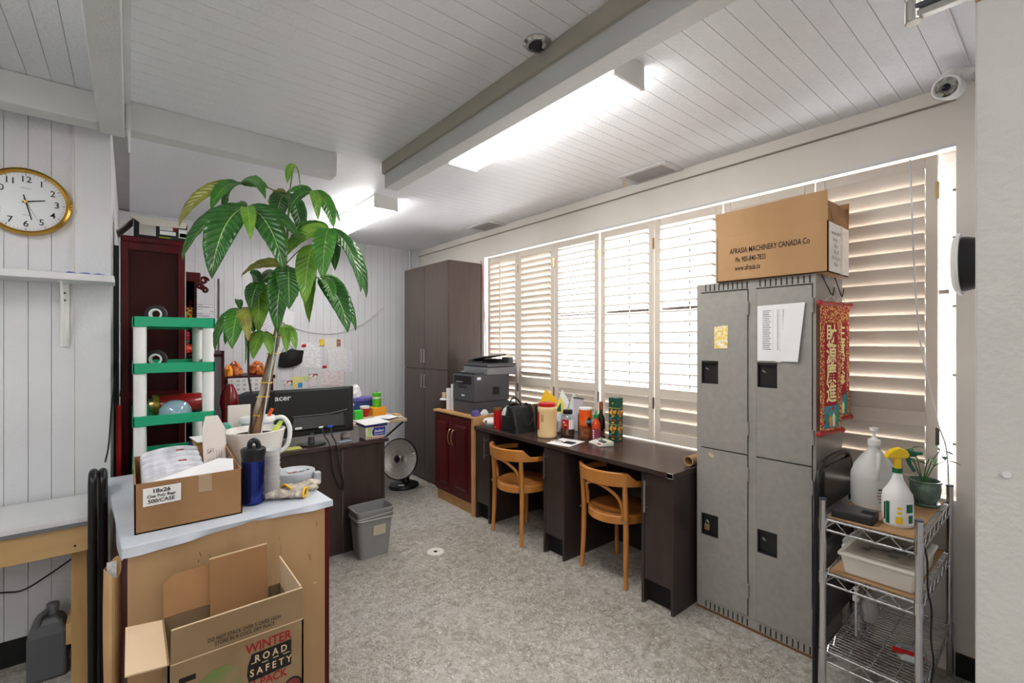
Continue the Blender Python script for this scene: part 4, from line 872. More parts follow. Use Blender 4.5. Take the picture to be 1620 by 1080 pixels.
for yy in (2.345, 2.395): MB().tube([(2.36 + .017 * math.cos(a * math.tau / 14), yy + .021 * math.sin(a * math.tau / 14), Z + .006 + .003 * math.cos(a * math.tau / 14)) for a in range(14)], .0018, 6, closed=True).build('rim', steel, gl)
MB().tube([(2.36, 2.366, Z + .007), (2.365, 2.37, Z + .008), (2.36, 2.374, Z + .007)], .0016, 6).build('bridge', steel, gl); MB().tube([(2.363, 2.325, Z + .006), (2.39, 2.33, Z + .005), (2.40, 2.41, Z + .005)], .002, 6).build('temple', black_pl, gl)
tb = thing('cardboard_tube', 'brown cardboard tube lying on the worktop against the locker', 'tube', (2.65, 1.42, Z))
MB().lathe([(.024, 0), (.0285, 0), (.0285, .33), (.024, .33), (.024, 0)], (2.49, 1.424, Z + .029), 24, mtx=Matrix.Rotation(R(90), 3, 'Y')).build('tube', carton, tb, smooth=True)
# leaning and stacked papers behind
ye = tag(sheet('yellow_envelope', [(2.72, 3.06, Z), (2.80, 2.90, Z), (2.86, 2.80, Z + .19), (2.84, 2.98, Z + .30)], mat('envelope_yellow', S(250, 196, 30), .6), th=.006, at=(2.78, 2.95, Z)), 'bright yellow envelope leaning on the shutter behind the handbag', 'envelope')
w2 = thing('leaning_folder', 'white folder with yellow and green print leaning on the shutter', 'folder', (2.78, 2.78, Z))
def tilt(y_, z, d=0): return (2.862 - (.31 - (z - Z)) * .30 - d, y_ + .12, z)
MB().slab([tilt(2.71, Z), tilt(2.60, Z), tilt(2.565, Z + .21), tilt(2.68, Z + .31)], .006).build('cover', paper_w, w2)
MB().slab([tilt(2.705, Z + .12, .0075), tilt(2.615, Z + .12, .0075), tilt(2.60, Z + .18, .0075), tilt(2.67, Z + .255, .0075)], .0008).build('yellow_print', mat('print_yellow', S(240, 220, 110), .7), w2)
MB().slab([tilt(2.69, Z + .13, .009), tilt(2.63, Z + .13, .009), tilt(2.655, Z + .205, .009)], .0008).build('green_print', dkgreen_pl, w2)
w3 = tag(sheet('white_booklet', [(2.77, 2.70, Z), (2.785, 2.60, Z), (2.862, 2.57, Z + .21), (2.862, 2.67, Z + .29)], mat('grey_white_card', S(226, 226, 232), .7), th=.006, at=(2.82, 2.63, Z)), 'white booklet leaning on the shutter beside the folder', 'booklet')
pch = thing('paper_pouch', 'pale grey printed pouch standing behind the red canister', 'pouch', (2.78, 2.55, Z))
MB().taper(2.765, 2.80, 2.505, 2.58, Z, 2.778, 2.788, 2.49, 2.592, Z + .26).build('pouch', mat('pouch_grey', S(206, 200, 206), .5), pch, .003)
MB().box(2.776, 2.79, 2.488, 2.594, Z + .26, Z + .27).build('seal', dkbar, pch)
tag(MB().lathe([(.03, 0), (.032, .005), (.032, .15), (.018, .17), (.018, .19), (.0, .191)], (2.735, 2.46, Z), 20).build('dark_bottle', black_pl, at=(2.735, 2.46, Z), smooth=True), 'short black bottle behind the jar and the canister', 'bottle')
for i, (x, y_, rz, m_, l_) in enumerate(((2.64, 3.02, 4, paper_w, 'stack of loose white papers on the worktop near the printer'), (2.77, 3.185, -8, mat('lilac_sheet', S(204, 204, 232), .6), 'lilac plastic wrapper lying by the shutter'))):
    tag(MB().obox((x, y_, Z + (.015 if i == 0 else .03)), ((.14, .165, .03) if i == 0 else (.12, .11, .06)), (0, 0, R(rz))).build('paper_stack' if i == 0 else 'plastic_wrapper', m_, at=(x, y_, Z), bevel=.012), l_, 'papers' if i == 0 else 'wrapper')
bb = thing('twig_basket', 'small brown basket behind the handbag', 'basket', (2.655, 2.885, Z))
MB().lathe([(.035, 0), (.045, .10), (.048, .19), (.043, .19), (.04, .02)], (2.655, 2.885, Z), 18).build('basket', mat('wicker', S(120, 84, 60), .8, bump=.5, bs=80), bb)
# ================================================================== HEATER, BIN, FLOOR ITEMS
ht = thing('dish_heater', 'round parabolic dish heater on the floor before the tall cabinet', 'heater', (2.19, 4.42, 0))
MB().lathe([(.155, 0), (.16, .012), (.15, .032), (.10, .045), (.0, .048)], (2.19, 4.42, 0), 32, 1.0, .85).build('base', black_pl, ht, smooth=True)
MB().tube([(2.22, 4.45, .04), (2.235, 4.46, .14), (2.22, 4.44, .26)], [.045, .035, .03], 14).build('neck', black_pl, ht, smooth=True)
MB().obox((2.12, 4.34, .046), (.06, .04, .004), (0, 0, R(-35))).build('control_label', white_pl, ht)
na = Vector((-.74, -.50, .20)).normalized(); hq = na.to_track_quat('Z', 'Y').to_matrix(); hc = Vector((2.155, 4.40, .295))
refl = mat('reflector_aluminium', S(226, 222, 216), .42, .55)
MB().lathe([(.03, -.045), (.10, -.03), (.17, .015), (.200, .055), (.204, .053), (.174, .011), (.10, -.036), (.03, -.05), (.03, -.045)], hc, 48, mtx=hq).build('reflector', refl, ht, smooth=True)
MB().lathe([(.197, .050), (.209, .050), (.209, .060), (.197, .060), (.197, .050)], hc, 48, mtx=hq).build('rim', chrome, ht, smooth=True)
gd = MB()
for k in range(48):
    a = math.tau * k / 48
    gd.tube([hc + hq @ Vector((r_ * math.cos(a), r_ * math.sin(a), z)) for (r_, z) in ((.035, .085), (.10, .088), (.16, .076), (.203, .056))], .0013, 4)
for r_, z in ((.07, .088), (.12, .086), (.165, .075)): gd.tube([hc + hq @ Vector((r_ * math.cos(math.tau * k / 36), r_ * math.sin(math.tau * k / 36), z)) for k in range(36)], .0013, 4, closed=True)
gdo = gd.build('guard_grille', chrome, ht); gdo['kind'] = 'stuff'
MB().lathe([(.02, -.04), (.024, .06), (.036, .075), (.042, .09), (.036, .096), (.034, .09)], hc, 24, mtx=hq).build('hub', chrome, ht, smooth=True)
MB().lathe([(.034, .088), (.0, .092)], hc, 20, mtx=hq).build('hub_disc', mat('hub_dark', S(40, 14, 18), .4), ht)
MB().lathe([(.022, .02), (.028, .055), (.0, .058)], hc + hq @ Vector((.075, 0, 0)), 12, mtx=hq).build('element', white_cer, ht, smooth=True)
wbn = thing('waste_bin', 'grey plastic rectangular waste bin with a clear liner by the desk', 'bin', (1.322, 3.18, 0))
def binf(z, e):  # half sizes
    return (.105 + .027 * z / .33 + e, .070 + .024 * z / .33 + e)
def ring(z, e, cx=1.322, cy=3.178):
    a, b = binf(z, e); r_ = .028; o = []
    for (sx, sy, a0) in ((1, 1, 0), (-1, 1, 90), (-1, -1, 180), (1, -1, 270)):
        for k in range(5):
            t_ = R(a0 + 90 * k / 4); o.append((cx + sx * (a - r_) + r_ * math.cos(t_), cy + sy * (b - r_) + r_ * math.sin(t_), z))
    return o
def loft(rings, close0=True, close1=True):
    n = len(rings[0]); b = MB(); vs = [p for r_ in rings for p in r_]
    fs = [[i * n + k, i * n + (k + 1) % n, (i + 1) * n + (k + 1) % n, (i + 1) * n + k] for i in range(len(rings) - 1) for k in range(n)]
    if close0: fs.append(list(range(n))[::-1])
    if close1: fs.append([(len(rings) - 1) * n + k for k in range(n)])
    return b.add(vs, fs)
loft([ring(0, 0), ring(.32, 0), ring(.32, .005), ring(.335, .005), ring(.335, -.004), ring(.02, -.004)]).build('shell', grey_pl, wbn, smooth=True)
loft([ring(.235, .002), ring(.285, .004), ring(.31, .003)], False, False).build('liner_overhang', glassmat('liner_film', (.84, .84, .84, 1), .22, .2), wbn, smooth=True)
for (z0, z1, w_) in ((.272, .262, .006), (.285, .296, .004)): loft([[ (p[0], p[1], z0 + (z1 - z0) * (p[0] - 1.19) / .26 + dz) for p in ring(.28, .006)] for dz in (0, w_)], False, False).build('liner_twist', mat('liner_white', S(212, 212, 212), .3), wbn, smooth=True)
sheet('sticker', [(1.30, 3.0905, .155), (1.39, 3.0905, .155), (1.39, 3.085, .225), (1.30, 3.085, .225)], mat('torn_sticker', S(196, 186, 162), .8), wbn, .001)
# ================================================================== FRONT CABINET (back to the camera)
fcab = thing('plywood_backed_cabinet', 'mahogany cabinet seen from its plywood back, covered with a grey sheet', 'cabinet', (-.005, 1.872, 0), R(3.6), local=True)
MB().box(.008, .618, .006, 1.0, .09, .855).build('body', redwood, fcab, .003)
MB().box(0, .606, -.008, .006, .02, .858).build('back_panel', ply_back, fcab, .001)
MB().box(.606, .626, -.004, 1.0, .02, .858).build('side_stile', redwood, fcab, .003)
MB().box(.02, .60, .03, .98, 0, .09).build('plinth', redwood_dk, fcab)
for zz in (.60,): MB().box(.624, .6275, .0, 1.0, zz, zz + .006).build('drawer_gap', redwood_dk, fcab)
mark = mat('scratch_dark', S(130, 92, 58), .8); mark2 = mat('scratch_light', S(232, 206, 160), .8); rs = random.Random(5); sm, sl_ = MB(), MB()
for i in range(34):
    x, z = rs.uniform(.03, .58), rs.uniform(.35, .80); (sm if i % 3 else sl_).obox((x, -.0083, z), (rs.uniform(.001, .003), .0008, rs.uniform(.006, .028)) if i % 3 else (rs.uniform(.004, .014), .0008, .004), (0, R(rs.uniform(-25, 25)), 0))
sm.build('scratch', mark, fcab)['kind'] = 'stuff'; sl_.build('chip', mark2, fcab)['kind'] = 'stuff'
cloth = mat('grey_vinyl_sheet', S(206, 212, 222), .35, 0, S(188, 196, 208), 5, bump=.15, bs=12)
cv = thing('vinyl_cover', 'pale grey vinyl sheet folded over the cabinet top', 'cover', (-.005, 1.872, .8585), R(3.6), local=True)
MB().box(-.012, .636, -.012, 1.0, .0005, .006).build('top', cloth, cv, .002)
MB().grid(lambda u, v: (-.012 + .648 * u, -.014 - .006 * math.sin(9 * u) * (1 - v) - .003 * math.sin(31 * u) * (1 - v), .005 - (.018 + .005 * math.sin(7 * u + 1) + .008 * (1 - u) ** 3) * (1 - v)), 40, 4, -.0025).build('front_fold', cloth, cv, smooth=True)
MB().grid(lambda u, v: (-.0145 - .004 * math.sin(11 * u) * (1 - v), -.012 + 1.01 * u, .005 - (.035 + .012 * math.sin(6 * u)) * (1 - v)), 30, 3, .0025).build('side_fold', cloth, cv, smooth=True)
ZT = .8655
# carton of poly bags
pbx = thing('poly_bag_carton', 'open brown carton full of flattened white packets on the cabinet', 'carton', (.16, 2.2, ZT))
x0, x1, y0, y1, z1 = .012, .322, 1.962, 2.44, 1.03
MB().box(x0, x1, y0, y1, ZT, ZT + .004).build('bottom', carton, pbx)
for (a, b, c, d_) in ((x0, x1, y0, y0 + .004), (x0, x1, y1 - .004, y1), (x0, x0 + .004, y0, y1), (x1 - .004, x1, y0, y1)): MB().box(a, b, c, d_, ZT, z1).build('side', carton_dk, pbx)
MB().slab([(x1, y1, z1), (x1, y0 + .12, z1), (x1 - .006, y0 + .20, z1 + .022), (x1 - .006, y1 - .02, z1 + .045)], .004).build('torn_flap', carton_in, pbx)
sheet('label', [(x0 + .022, y0 - .0012, .952), (x0 + .125, y0 - .0012, .955), (x0 + .125, y0 - .0012, 1.014), (x0 + .022, y0 - .0012, 1.012)], white_pl, pbx, .0006)
for s_, zz, sz in (('18x26', 1.000, .019), ('Clea Poly Bags', .984, .0125), ('500/CASE', .967, .017)): text(pbx, s_, sz, (x0 + .071, y0 - .0022, zz), (1, 0, .03), (0, 0, 1), ink, .022, sx=1.05)
MB().box(x0 + .175, x0 + .215, y0 - .0012, y0, .97, z1).build('packing_tape', mat('brown_tape', S(176, 150, 122), .2), pbx)
rp = random.Random(2)
for i in range(5):
    yy = 2.075 + i * .062
    def pf(u, v, yy=yy, i=i):
        return (.03 + .196 * u - .0, yy + .05 * v + .012 * math.sin(math.pi * u), .88 + (.122 + .020 * u + .009 * i + .016 * math.sin(math.pi * min(1, .12 + u)) ** .5) * v)
    fp_ = tag(MB().grid(pf, 14, 5, .034).build('flat_packet', mat('poly_film', S(226, 226, 232), .22, 0, S(186, 188, 196), 22, (1, .4, 1)), at=(.16, yy, .88), smooth=True, bevel=.012, seg=3), 'white shrink-wrapped flat packet standing in the poly bag carton', 'packet', 'packets in the poly bag carton'); OFF[fp_.name] = Vector((.16, yy, .88)); q0 = Vector(pf(.55, 1)); i in (1, 3) and MB().obox(q0 + Vector((.02, -.006, .0035)), (.026, .012, .003), (R(20), 0, 0)).build('red_label', ink_red, fp_)
pfl = tag(MB().slab([(.03, 1.985, .97), (.30, 1.985, .97), (.305, 2.05, 1.052), (.26, 2.06, 1.058), (.06, 2.04, 1.012)], .003).build('white_card', paper_w, at=(.16, 2.0, 1.0)), 'white printed card leaning at the front inside the poly bag carton', 'card')
wfl = thing('white_carton_flap', 'upright folded white carton with small handling symbols in the poly bag carton', 'carton', (.29, 2.30, .88))
wcm = mat('white_carton', S(226, 216, 210), .8)
MB().slab([(.235, 2.24, .90), (.314, 2.235, .90), (.312, 2.31, 1.135), (.29, 2.325, 1.185), (.245, 2.325, 1.185), (.232, 2.31, 1.13)], .008).build('panel', wcm, wfl, .002)
MB().slab([(.314, 2.24, .90), (.316, 2.30, .90), (.316, 2.36, 1.12), (.312, 2.315, 1.135)], .005).build('side_panel', wcm, wfl)
dn = Vector((0, .07, .235)).normalized()
for zz in (1.005, 1.045): MB().tube([Vector((.258 + q[0], 2.237 + (zz - .90) * .31 - .0095 + q[1] * .3 * 0, zz + q[1])) for q in ((-.010, -.012), (.010, -.012), (.010, .012), (-.010, .012))], .0007, 4, closed=True).tube([(.252, 2.236 + (zz - .9) * .31 - .009, zz - .006), (.262, 2.238 + (zz - .9) * .31 - .009, zz + .006)], .0015, 4).build('symbol', ink, wfl)
for k in range(3): MB().box(.278 + k * .008, .2788 + k * .008, 2.258, 2.2595, .985, 1.05).build('print_line', ink, wfl)
# thermos, cups, tape, gloves
tm = thing('thermos', 'metallic blue vacuum mug with a black lid on the cabinet', 'mug', (.376, 2.06, ZT))
MB().lathe([(.036, 0), (.0405, .005), (.041, .165), (.040, .17)], (.376, 2.06, ZT), 32).build('body', mat('blue_metal', S(20, 44, 130), .18, .85, coat=.5), tm, smooth=True)
MB().lathe([(.0405, .168), (.0405, .178), (.044, .198), (.045, .212), (.039, .217), (.0, .217)], (.376, 2.06, ZT), 32).build('lid', black_pl, tm, smooth=True)
MB().tube(spline([(.362, 2.06, ZT + .215), (.366, 2.06, ZT + .238), (.380, 2.06, ZT + .245), (.393, 2.06, ZT + .232), (.394, 2.06, ZT + .215)], 4), .010, 10).build('loop', black_pl, tm, smooth=True)
ck = thing('cup_stack', 'stack of clear plastic cups beside the blue mug', 'cups', (.458, 2.135, ZT))
for i in range(8):
    z = ZT + i * .0185; MB().lathe([(.026, 0), (.031, .05), (.033, .052), (.033, .056), (.030, .05), (.025, .003)], (.458, 2.135, z), 24).build('cup', mat('frosted_cup', S(232, 230, 228), .25, trans=.3), ck, smooth=True)
tp = thing('tape_roll', 'wide roll of grey duct tape lying on the cabinet', 'tape', (.575, 2.245, ZT))
MB().lathe([(.038, 0), (.083, 0), (.085, .003), (.085, .047), (.083, .05), (.038, .05), (.038, 0)], (.578, 2.25, ZT), 40).build('roll', mat('duct_tape', S(176, 180, 186), .35), tp, smooth=True)
MB().lathe([(.036, .0), (.036, .0515), (.0, .0515)], (.578, 2.25, ZT), 28).build('core_label', mat('tape_label', S(196, 200, 206), .5), tp)
for (dx, dy, w_, m_) in ((-.03, -.03, .014, red_pl), (-.008, -.03, .018, ink_red), (.02, -.03, .024, mid_grey), (.05, -.022, .012, ink)): MB().box(.578 + dx - w_ / 2, .578 + dx + w_ / 2, 2.25 + dy - .008, 2.25 + dy + .008, ZT + .0515, ZT + .052).build('label_print', m_, tp)
MB().box(.640, .668, 2.165, 2.20, ZT + .001, ZT + .047).build('loose_end', mat('duct_tape', S(176, 180, 186), .35), tp, .004)
gv = mat('glove_canvas', S(206, 196, 182), .9, 0, S(150, 140, 128), 26, bump=.5, bs=60); gy = mat('glove_cuff', S(250, 190, 30), .8)
def glove(cx, cy, rz, lab):
    t = thing('work_glove', lab, 'glove', (cx, cy, ZT), rz, local=True, group='work gloves on the cabinet')
    def body(u, v):
        a = u * math.tau; w = .040 - .006 * math.cos(v * 5); h = .016 + .006 * math.sin(3 * v * math.pi)
        return (w * math.cos(a) + .008 * math.sin(9 * v), -.05 + .10 * v, .021 + h * math.sin(a) * (1 + .25 * math.sin(5 * a + 7 * v)))
    MB().grid(body, 18, 12).build('palm', gv, t, smooth=True)
    for k, (x, l_, b_) in enumerate(((-.030, .045, .2), (-.011, .055, -.1), (.009, .052, .1), (.028, .04, -.25))):
        MB().tube(spline([(x, .045, .02), (x + b_ * .02, .045 + l_ * .6, .024), (x + b_ * .05, .045 + l_, .014)], 4), [.013] * 7 + [.012, .006], 10).build('finger', gv, t, smooth=True)
    MB().tube(spline([(.035, -.005, .02), (.062, .018, .02), (.066, .045, .013)], 4), [.013] * 7 + [.012, .007], 10).build('thumb', gv, t, smooth=True)
    MB().grid(lambda u, v: (.046 * math.cos(u * math.tau), -.085 + .035 * v, .023 + .021 * math.sin(u * math.tau) * (1 + .2 * math.sin(4 * u * math.tau))), 18, 3, .002).build('cuff', gv, t, smooth=True)
    MB().tube([(.047 * math.cos(u * math.tau / 20), -.086, .0255 + .021 * math.sin(u * math.tau / 20) * (1 + .2 * math.sin(4 * u * math.tau / 20))) for u in range(20)], .0045, 8, closed=True).build('cuff_edge', gy, t, smooth=True)
    t.scale = (.82, .82, .82); return t
glove(.492, 2.035, R(62), 'canvas work glove with yellow cuff lying open beside the mug')
glove(.57, 2.105, R(-72), 'canvas work glove with yellow cuff lying toward the duct tape')
# pitcher, card, teal folder behind the pot
pi_ = thing('water_pitcher', 'white lidded water filter pitcher behind the plant pot', 'pitcher', (.523, 2.75, ZT))
MB().lathe([(.055, 0), (.06, .005), (.066, .20), (.07, .215)], (.523, 2.75, ZT), 28, 1.15, .9).build('jug', mat('frosted_jug', S(222, 228, 232), .2, trans=.2), pi_, smooth=True)
MB().lathe([(.074, .212), (.076, .225), (.07, .24), (.0, .246)], (.523, 2.75, ZT), 28, 1.15, .9).build('lid', white_pl, pi_, smooth=True)
MB().tube(spline([(.593, 2.735, ZT + .225), (.643, 2.725, ZT + .222), (.673, 2.72, ZT + .16), (.658, 2.72, ZT + .07), (.60, 2.73, ZT + .03)], 5), .012, 10).build('handle', white_pl, pi_, smooth=True)
MB().tube([(.568, 2.71, ZT + .243), (.583, 2.705, ZT + .28)], .009, 10).build('orange_tab', mat('orange_plastic', S(240, 96, 24), .4), pi_)
tag(MB().box(.40, .508, 2.83, 2.855, ZT, ZT + .295).build('white_box', wcm, at=(.45, 2.84, ZT), bevel=.002), 'tall flat white box standing behind the water pitcher', 'box')
tag(MB().box(.36, .384, 2.62, 2.74, ZT, ZT + .225).build('teal_folder', mat('teal_plastic', S(70, 176, 152), .35), at=(.37, 2.68, ZT), bevel=.004), 'teal plastic case standing beside the white box', 'case')
tag(MB().lathe([(.018, 0), (.022, .10), (.020, .10), (.017, .004)], (.418, 2.615, ZT + .0), 20).build('drinking_glass', clear_pl, at=(.418, 2.615, ZT), smooth=True), 'small clear drinking glass beside the water pitcher', 'glass')
bs_ = thing('book_stack', 'stack of brown and gold books with white paper on top', 'books', (.29, 2.62, ZT))
for i in range(5): MB().obox((.29, 2.64, ZT + .0175 + i * .034), (.11, .16, .032), (0, 0, R(3 * (i % 3) - 3))).build('book', mat('book_brown_%d' % (i % 3), (S(120, 84, 40), S(168, 124, 60), S(84, 56, 34))[i % 3], .6), bs_, .002)
MB().obox((.29, 2.64, ZT + .173), (.12, .17, .003), (0, 0, R(6))).build('paper', paper_w, bs_)
# ------------------------------------------------------------------ road-safety carton in front
rb = thing('road_safety_carton', 'open brown winter road safety carton before the plywood-backed cabinet', 'carton', (.245, 1.63, 0))
a0, a1, c0_, c1_, zt = .076, .410, 1.50, 1.775, .655
for (p, q_, r_, s_) in ((a0, a1, c0_, c0_ + .005), (a0, a1, c1_ - .005, c1_), (a0, a0 + .005, c0_, c1_), (a1 - .005, a1, c0_, c1_)): MB().box(p, q_, r_, s_, .0, zt).build('side', carton_old, rb)
MB().box(a0, a1, c0_, c1_, 0, .005).build('bottom', carton_old, rb)
MB().slab([(a0 + .006, c0_, zt), (a1, c0_, zt), (a1 - .002, c0_ + .004, zt + .092), (a0 + .008, c0_ + .004, zt + .088)], -.004).build('flap', carton_old, rb)
MB().slab([(a0 + .005, c1_ - .002, zt), (a0 + .19, c1_ - .002, zt), (a0 + .19, c1_ + .035, zt + .112), (a0 + .03, c1_ + .035, zt + .112), (a0 + .005, c1_ + .028, zt + .09)], .004).build('flap', carton_in, rb)
MB().slab([(a1, c1_, zt), (a1, c0_, zt), (a1 - .004, c0_ + .01, zt + .098), (a1 - .004, c1_ - .01, zt + .098)], .004).build('flap', carton_pale, rb)
MB().slab([(a0, c0_ + .01, zt), (a0, c1_ - .01, zt), (a0 - .085, c1_ - .02, zt + .015), (a0 - .085, c0_ + .0, zt + .015)], -.004).build('flap', carton_pale, rb)
MB().slab([(a0 + .12, c1_ - .06, .45), (a0 + .285, c1_ - .06, .45), (a0 + .285, c1_ - .02, zt + .155), (a0 + .12, c1_ - .02, zt + .15)], .005).build('divider', carton_in, rb)
Yf = c0_ - .0006
for s_, xx, zz, sz, mm, bo in (('WINTER', .315, .622, .030, ink_red, .02), ('4-PACK', .315, .515, .027, ink_red, .02)): text(rb, s_, sz * 1.25, (xx, Yf, zz), (1, 0, 0), (0, 0, 1), mm, bo, sx=.85)
pts = [(.262, .528), (.258, .55), (.26, .575), (.27, .605), (.375, .607), (.375, .532)]
MB().prism(pts, 'y', Yf - .0008, Yf).build('black_panel', ink, rb)
for s_, zz in (('R O A D', .588), ('S A F E T Y', .551)): text(rb, s_, .028, (.320, Yf - .0012, zz), (1, 0, 0), (0, 0, 1), ink_cream, .018, sx=.84)
for (xa, xb, zz) in ((.268, .282, .5775), (.296, .312, .570), (.325, .340, .571), (.352, .370, .571)): MB().box(xa, xb, Yf - .0014, Yf - .0008, zz, zz + .002).build('rule', ink_cream, rb)
for i, s_ in enumerate(('DO NOT STACK OVER 5 CASES HIGH', 'STORE IN A COOL DRY PLACE')): text(rb, s_, .0145, (.255, c0_ + .0008 - .0 + .002 * (1 - i), zt + .030 - i * .013), (1, 0, 0), (0, .04, 1), ink, .012, sx=.75, lift=.0022)
MB().box(.10, .137, Yf - .0008, Yf, .598, .612).build('black_bar', ink, rb)
MB().prism([(.12, .45), (.14, .58), (.17, .60), (.21, .605), (.235, .585), (.245, .54), (.245, .40), (.12, .40)], 'y', Yf - .0006, Yf).build('green_print', mat('green_print', S(96, 126, 62), .85, 0, S(140, 122, 88), 9), rb)
MB().lathe([(.026, 0), (.026, .0009), (.0, .0009)], (.379, Yf, .466), 28, mtx=Matrix.Rotation(R(90), 3, 'X')).build('round_seal', ink, rb); MB().lathe([(.021, 0), (.021, .0014), (.0, .0014)], (.379, Yf, .466), 28, mtx=Matrix.Rotation(R(90), 3, 'X')).build('seal_inner', mat('seal_red', S(120, 50, 44), .8), rb)
MB().box(.30, .33, Yf - .0008, Yf, .486, .490).build('print_bar', ink, rb)
MB().box(a0 + .006, a1, Yf - .0014, Yf, zt - .0008, zt + .0012).build('fold_line', carton_pale, rb)
MB().obox(((a0 + a1) / 2 + .003, c0_ + .0058, zt + .0905), (a1 - a0 - .01, .0046, .0022), (0, R(-.7), 0)).build('corrugated_edge', carton_pale, rb)
MB().obox((a0 + .2025, c1_ - .0175, zt + .1535), (.165, .0052, .0022), (0, R(-1.7), 0)).build('corrugated_edge', carton_pale, rb)
# brown paper bag hanging at the cabinet's left side
bgm = mat('kraft_paper', S(200, 164, 118), .85, 0, S(188, 150, 104), 6)
pbag = thing('paper_bag', 'open brown kraft paper bag beside the cabinet', 'bag', (-.042, 1.955, 0))
MB().grid(lambda u, v: (-.042 + .020 * math.cos(u * math.tau) * (1 + .1 * math.sin(3 * v)), 1.955 + .075 * math.sin(u * math.tau), .42 + .36 * v + .012 * math.sin(2 * u * math.tau)), 24, 8, .0015).build('bag', bgm, pbag, smooth=False)
MB().box(-.062, -.024, 1.89, 2.02, .0, .43).build('black_crate', black_pl, pbag, .01)
tag(sheet('note_slip', [(-.056, 1.95, .62), (-.032, 1.95, .62), (-.032, 1.95, .80), (-.056, 1.95, .80)], paper_print, at=(-.045, 1.95, .62)), 'white slip sticking out of the kraft bag', 'paper')
# ================================================================== GREEN PLASTIC SHELF
gs = thing('plastic_shelf', 'white and green plastic shelf unit behind the cabinet', 'shelf', (.18, 3.19, 0))
gx0, gx1, gy0, gy1 = .010, .352, 2.905, 3.475
tiers = (1.585, 1.355, 1.095, .845, .45, .10)
for (x, y_) in ((gx0 + .03, gy0 + .03), (gx1 - .03, gy0 + .03), (gx0 + .03, gy1 - .03), (gx1 - .03, gy1 - .03)):
    for za, zb in zip(tiers[::-1], tiers[::-1][1:]): MB().cyl((x, y_, za + .02), (x, y_, zb), .026, n=20).build('post', white_pl, gs, smooth=True)
    MB().cyl((x, y_, 0), (x, y_, tiers[-1]), .026, n=20).build('foot', white_pl, gs)
for z in tiers:
    t_ = MB().box(gx0 + .012, gx1 - .012, gy0 + .012, gy1 - .012, z, z + .008)
    for (a, b, c, d_) in ((gx0, gx1, gy0, gy0 + .012), (gx0, gx1, gy1 - .012, gy1), (gx0, gx0 + .012, gy0, gy1), (gx1 - .012, gx1, gy0, gy1)): t_.box(a, b, c, d_, z - .012, z + .038)
    t_.build('tray', green_pl, gs, .004)
    for (x, y_) in ((gx0 + .03, gy0 + .03), (gx1 - .03, gy0 + .03)): MB().cyl((x, y_, z - .014), (x, y_, z + .036), .031, n=20).build('corner_socket', green_pl, gs, smooth=True)
rbt = thing('red_flask', 'large dark red flask with a gold collar lying on the plastic shelf', 'flask', (.19, 3.05, 1.11))
mxx = Vector((1, .04, 0)).to_track_quat('Z', 'Y').to_matrix()
MB().lathe([(.0, 0), (.052, .002), (.055, .01), (.055, .19), (.05, .2)], (.115, 3.135, 1.1585), 28, mtx=mxx).build('flask', mat('flask_red', S(140, 22, 24), .2, coat=.4), rbt, smooth=True)
MB().lathe([(.055, -.002), (.0555, .0), (.0555, .02), (.055, .022)], (.098, 3.134, 1.1585), 28, mtx=mxx).build('collar', mat('olive_gold', S(150, 136, 50), .35, .5), rbt, smooth=True)
MB().lathe([(.0, -.02), (.036, -.018), (.04, 0)], (.096, 3.134, 1.1585), 24, mtx=mxx).build('cap', brass, rbt, smooth=True)
tag(MB().lathe([(.072, 0), (.074, .02), (.068, .05), (.05, .075), (.025, .088), (.0, .091)], (.185, 2.995, 1.1035), 28, 1, .95).build('glass_bowl', mat('blue_glass', S(156, 190, 206), .08, trans=.2, coat=.5), at=(.185, 2.995, 1.1035), smooth=True), 'pale blue glass bowl upside down on the third shelf tray', 'bowl')
for (z, x, l_) in ((1.5935, .105, 'black tape roll standing on the top shelf tray'), (1.3635, .105, 'black and white tape roll on the second shelf tray')):
    tr_ = thing('small_roll', l_, 'tape', (x, 2.99, z)); mr = Vector((.3, 1, 0)).to_track_quat('Z', 'Y').to_matrix()
    MB().lathe([(.028, -.012), (.046, -.012), (.046, .012), (.028, .012), (.028, -.012)], (x, 2.995, z + .046), 28, mtx=mr).build('tape', black_pl, tr_, smooth=True)
    MB().lathe([(.020, -.0135), (.0285, -.0135), (.0285, .0135), (.020, .0135), (.020, -.0135)], (x, 2.995, z + .046), 28, mtx=mr).build('core', white_pl, tr_, smooth=True)
tag(MB().obox((.105, 2.99, .885), (.10, .06, .062), (R(10), 0, R(12))).build('yellow_pouch', mat('mustard', S(190, 170, 40), .6), at=(.105, 2.99, .853), bevel=.014), 'mustard yellow pouch on a lower tray of the plastic shelf', 'pouch')
tag(MB().obox((.20, 3.0, .878), (.09, .07, .048), (0, 0, R(-10))).build('blue_packet', mat('blue_green', S(50, 100, 150), .5), at=(.2, 3.0, .853), bevel=.012), 'blue packet on a lower tray of the plastic shelf', 'packet')
jn = thing('blue_jar', 'blue jar with a brown lid on a lower tray of the plastic shelf', 'jar', (.31, 3.10, .853))
MB().lathe([(.036, 0), (.04, .01), (.04, .07), (.03, .085)], (.285, 3.12, .8535), 20).build('jar', blue_pl, jn, smooth=True); MB().lathe([(.026, .085), (.026, .11), (0, .111)], (.285, 3.12, .8535), 20).build('lid', mat('lid_brown', S(110, 80, 60), .4), jn, smooth=True)
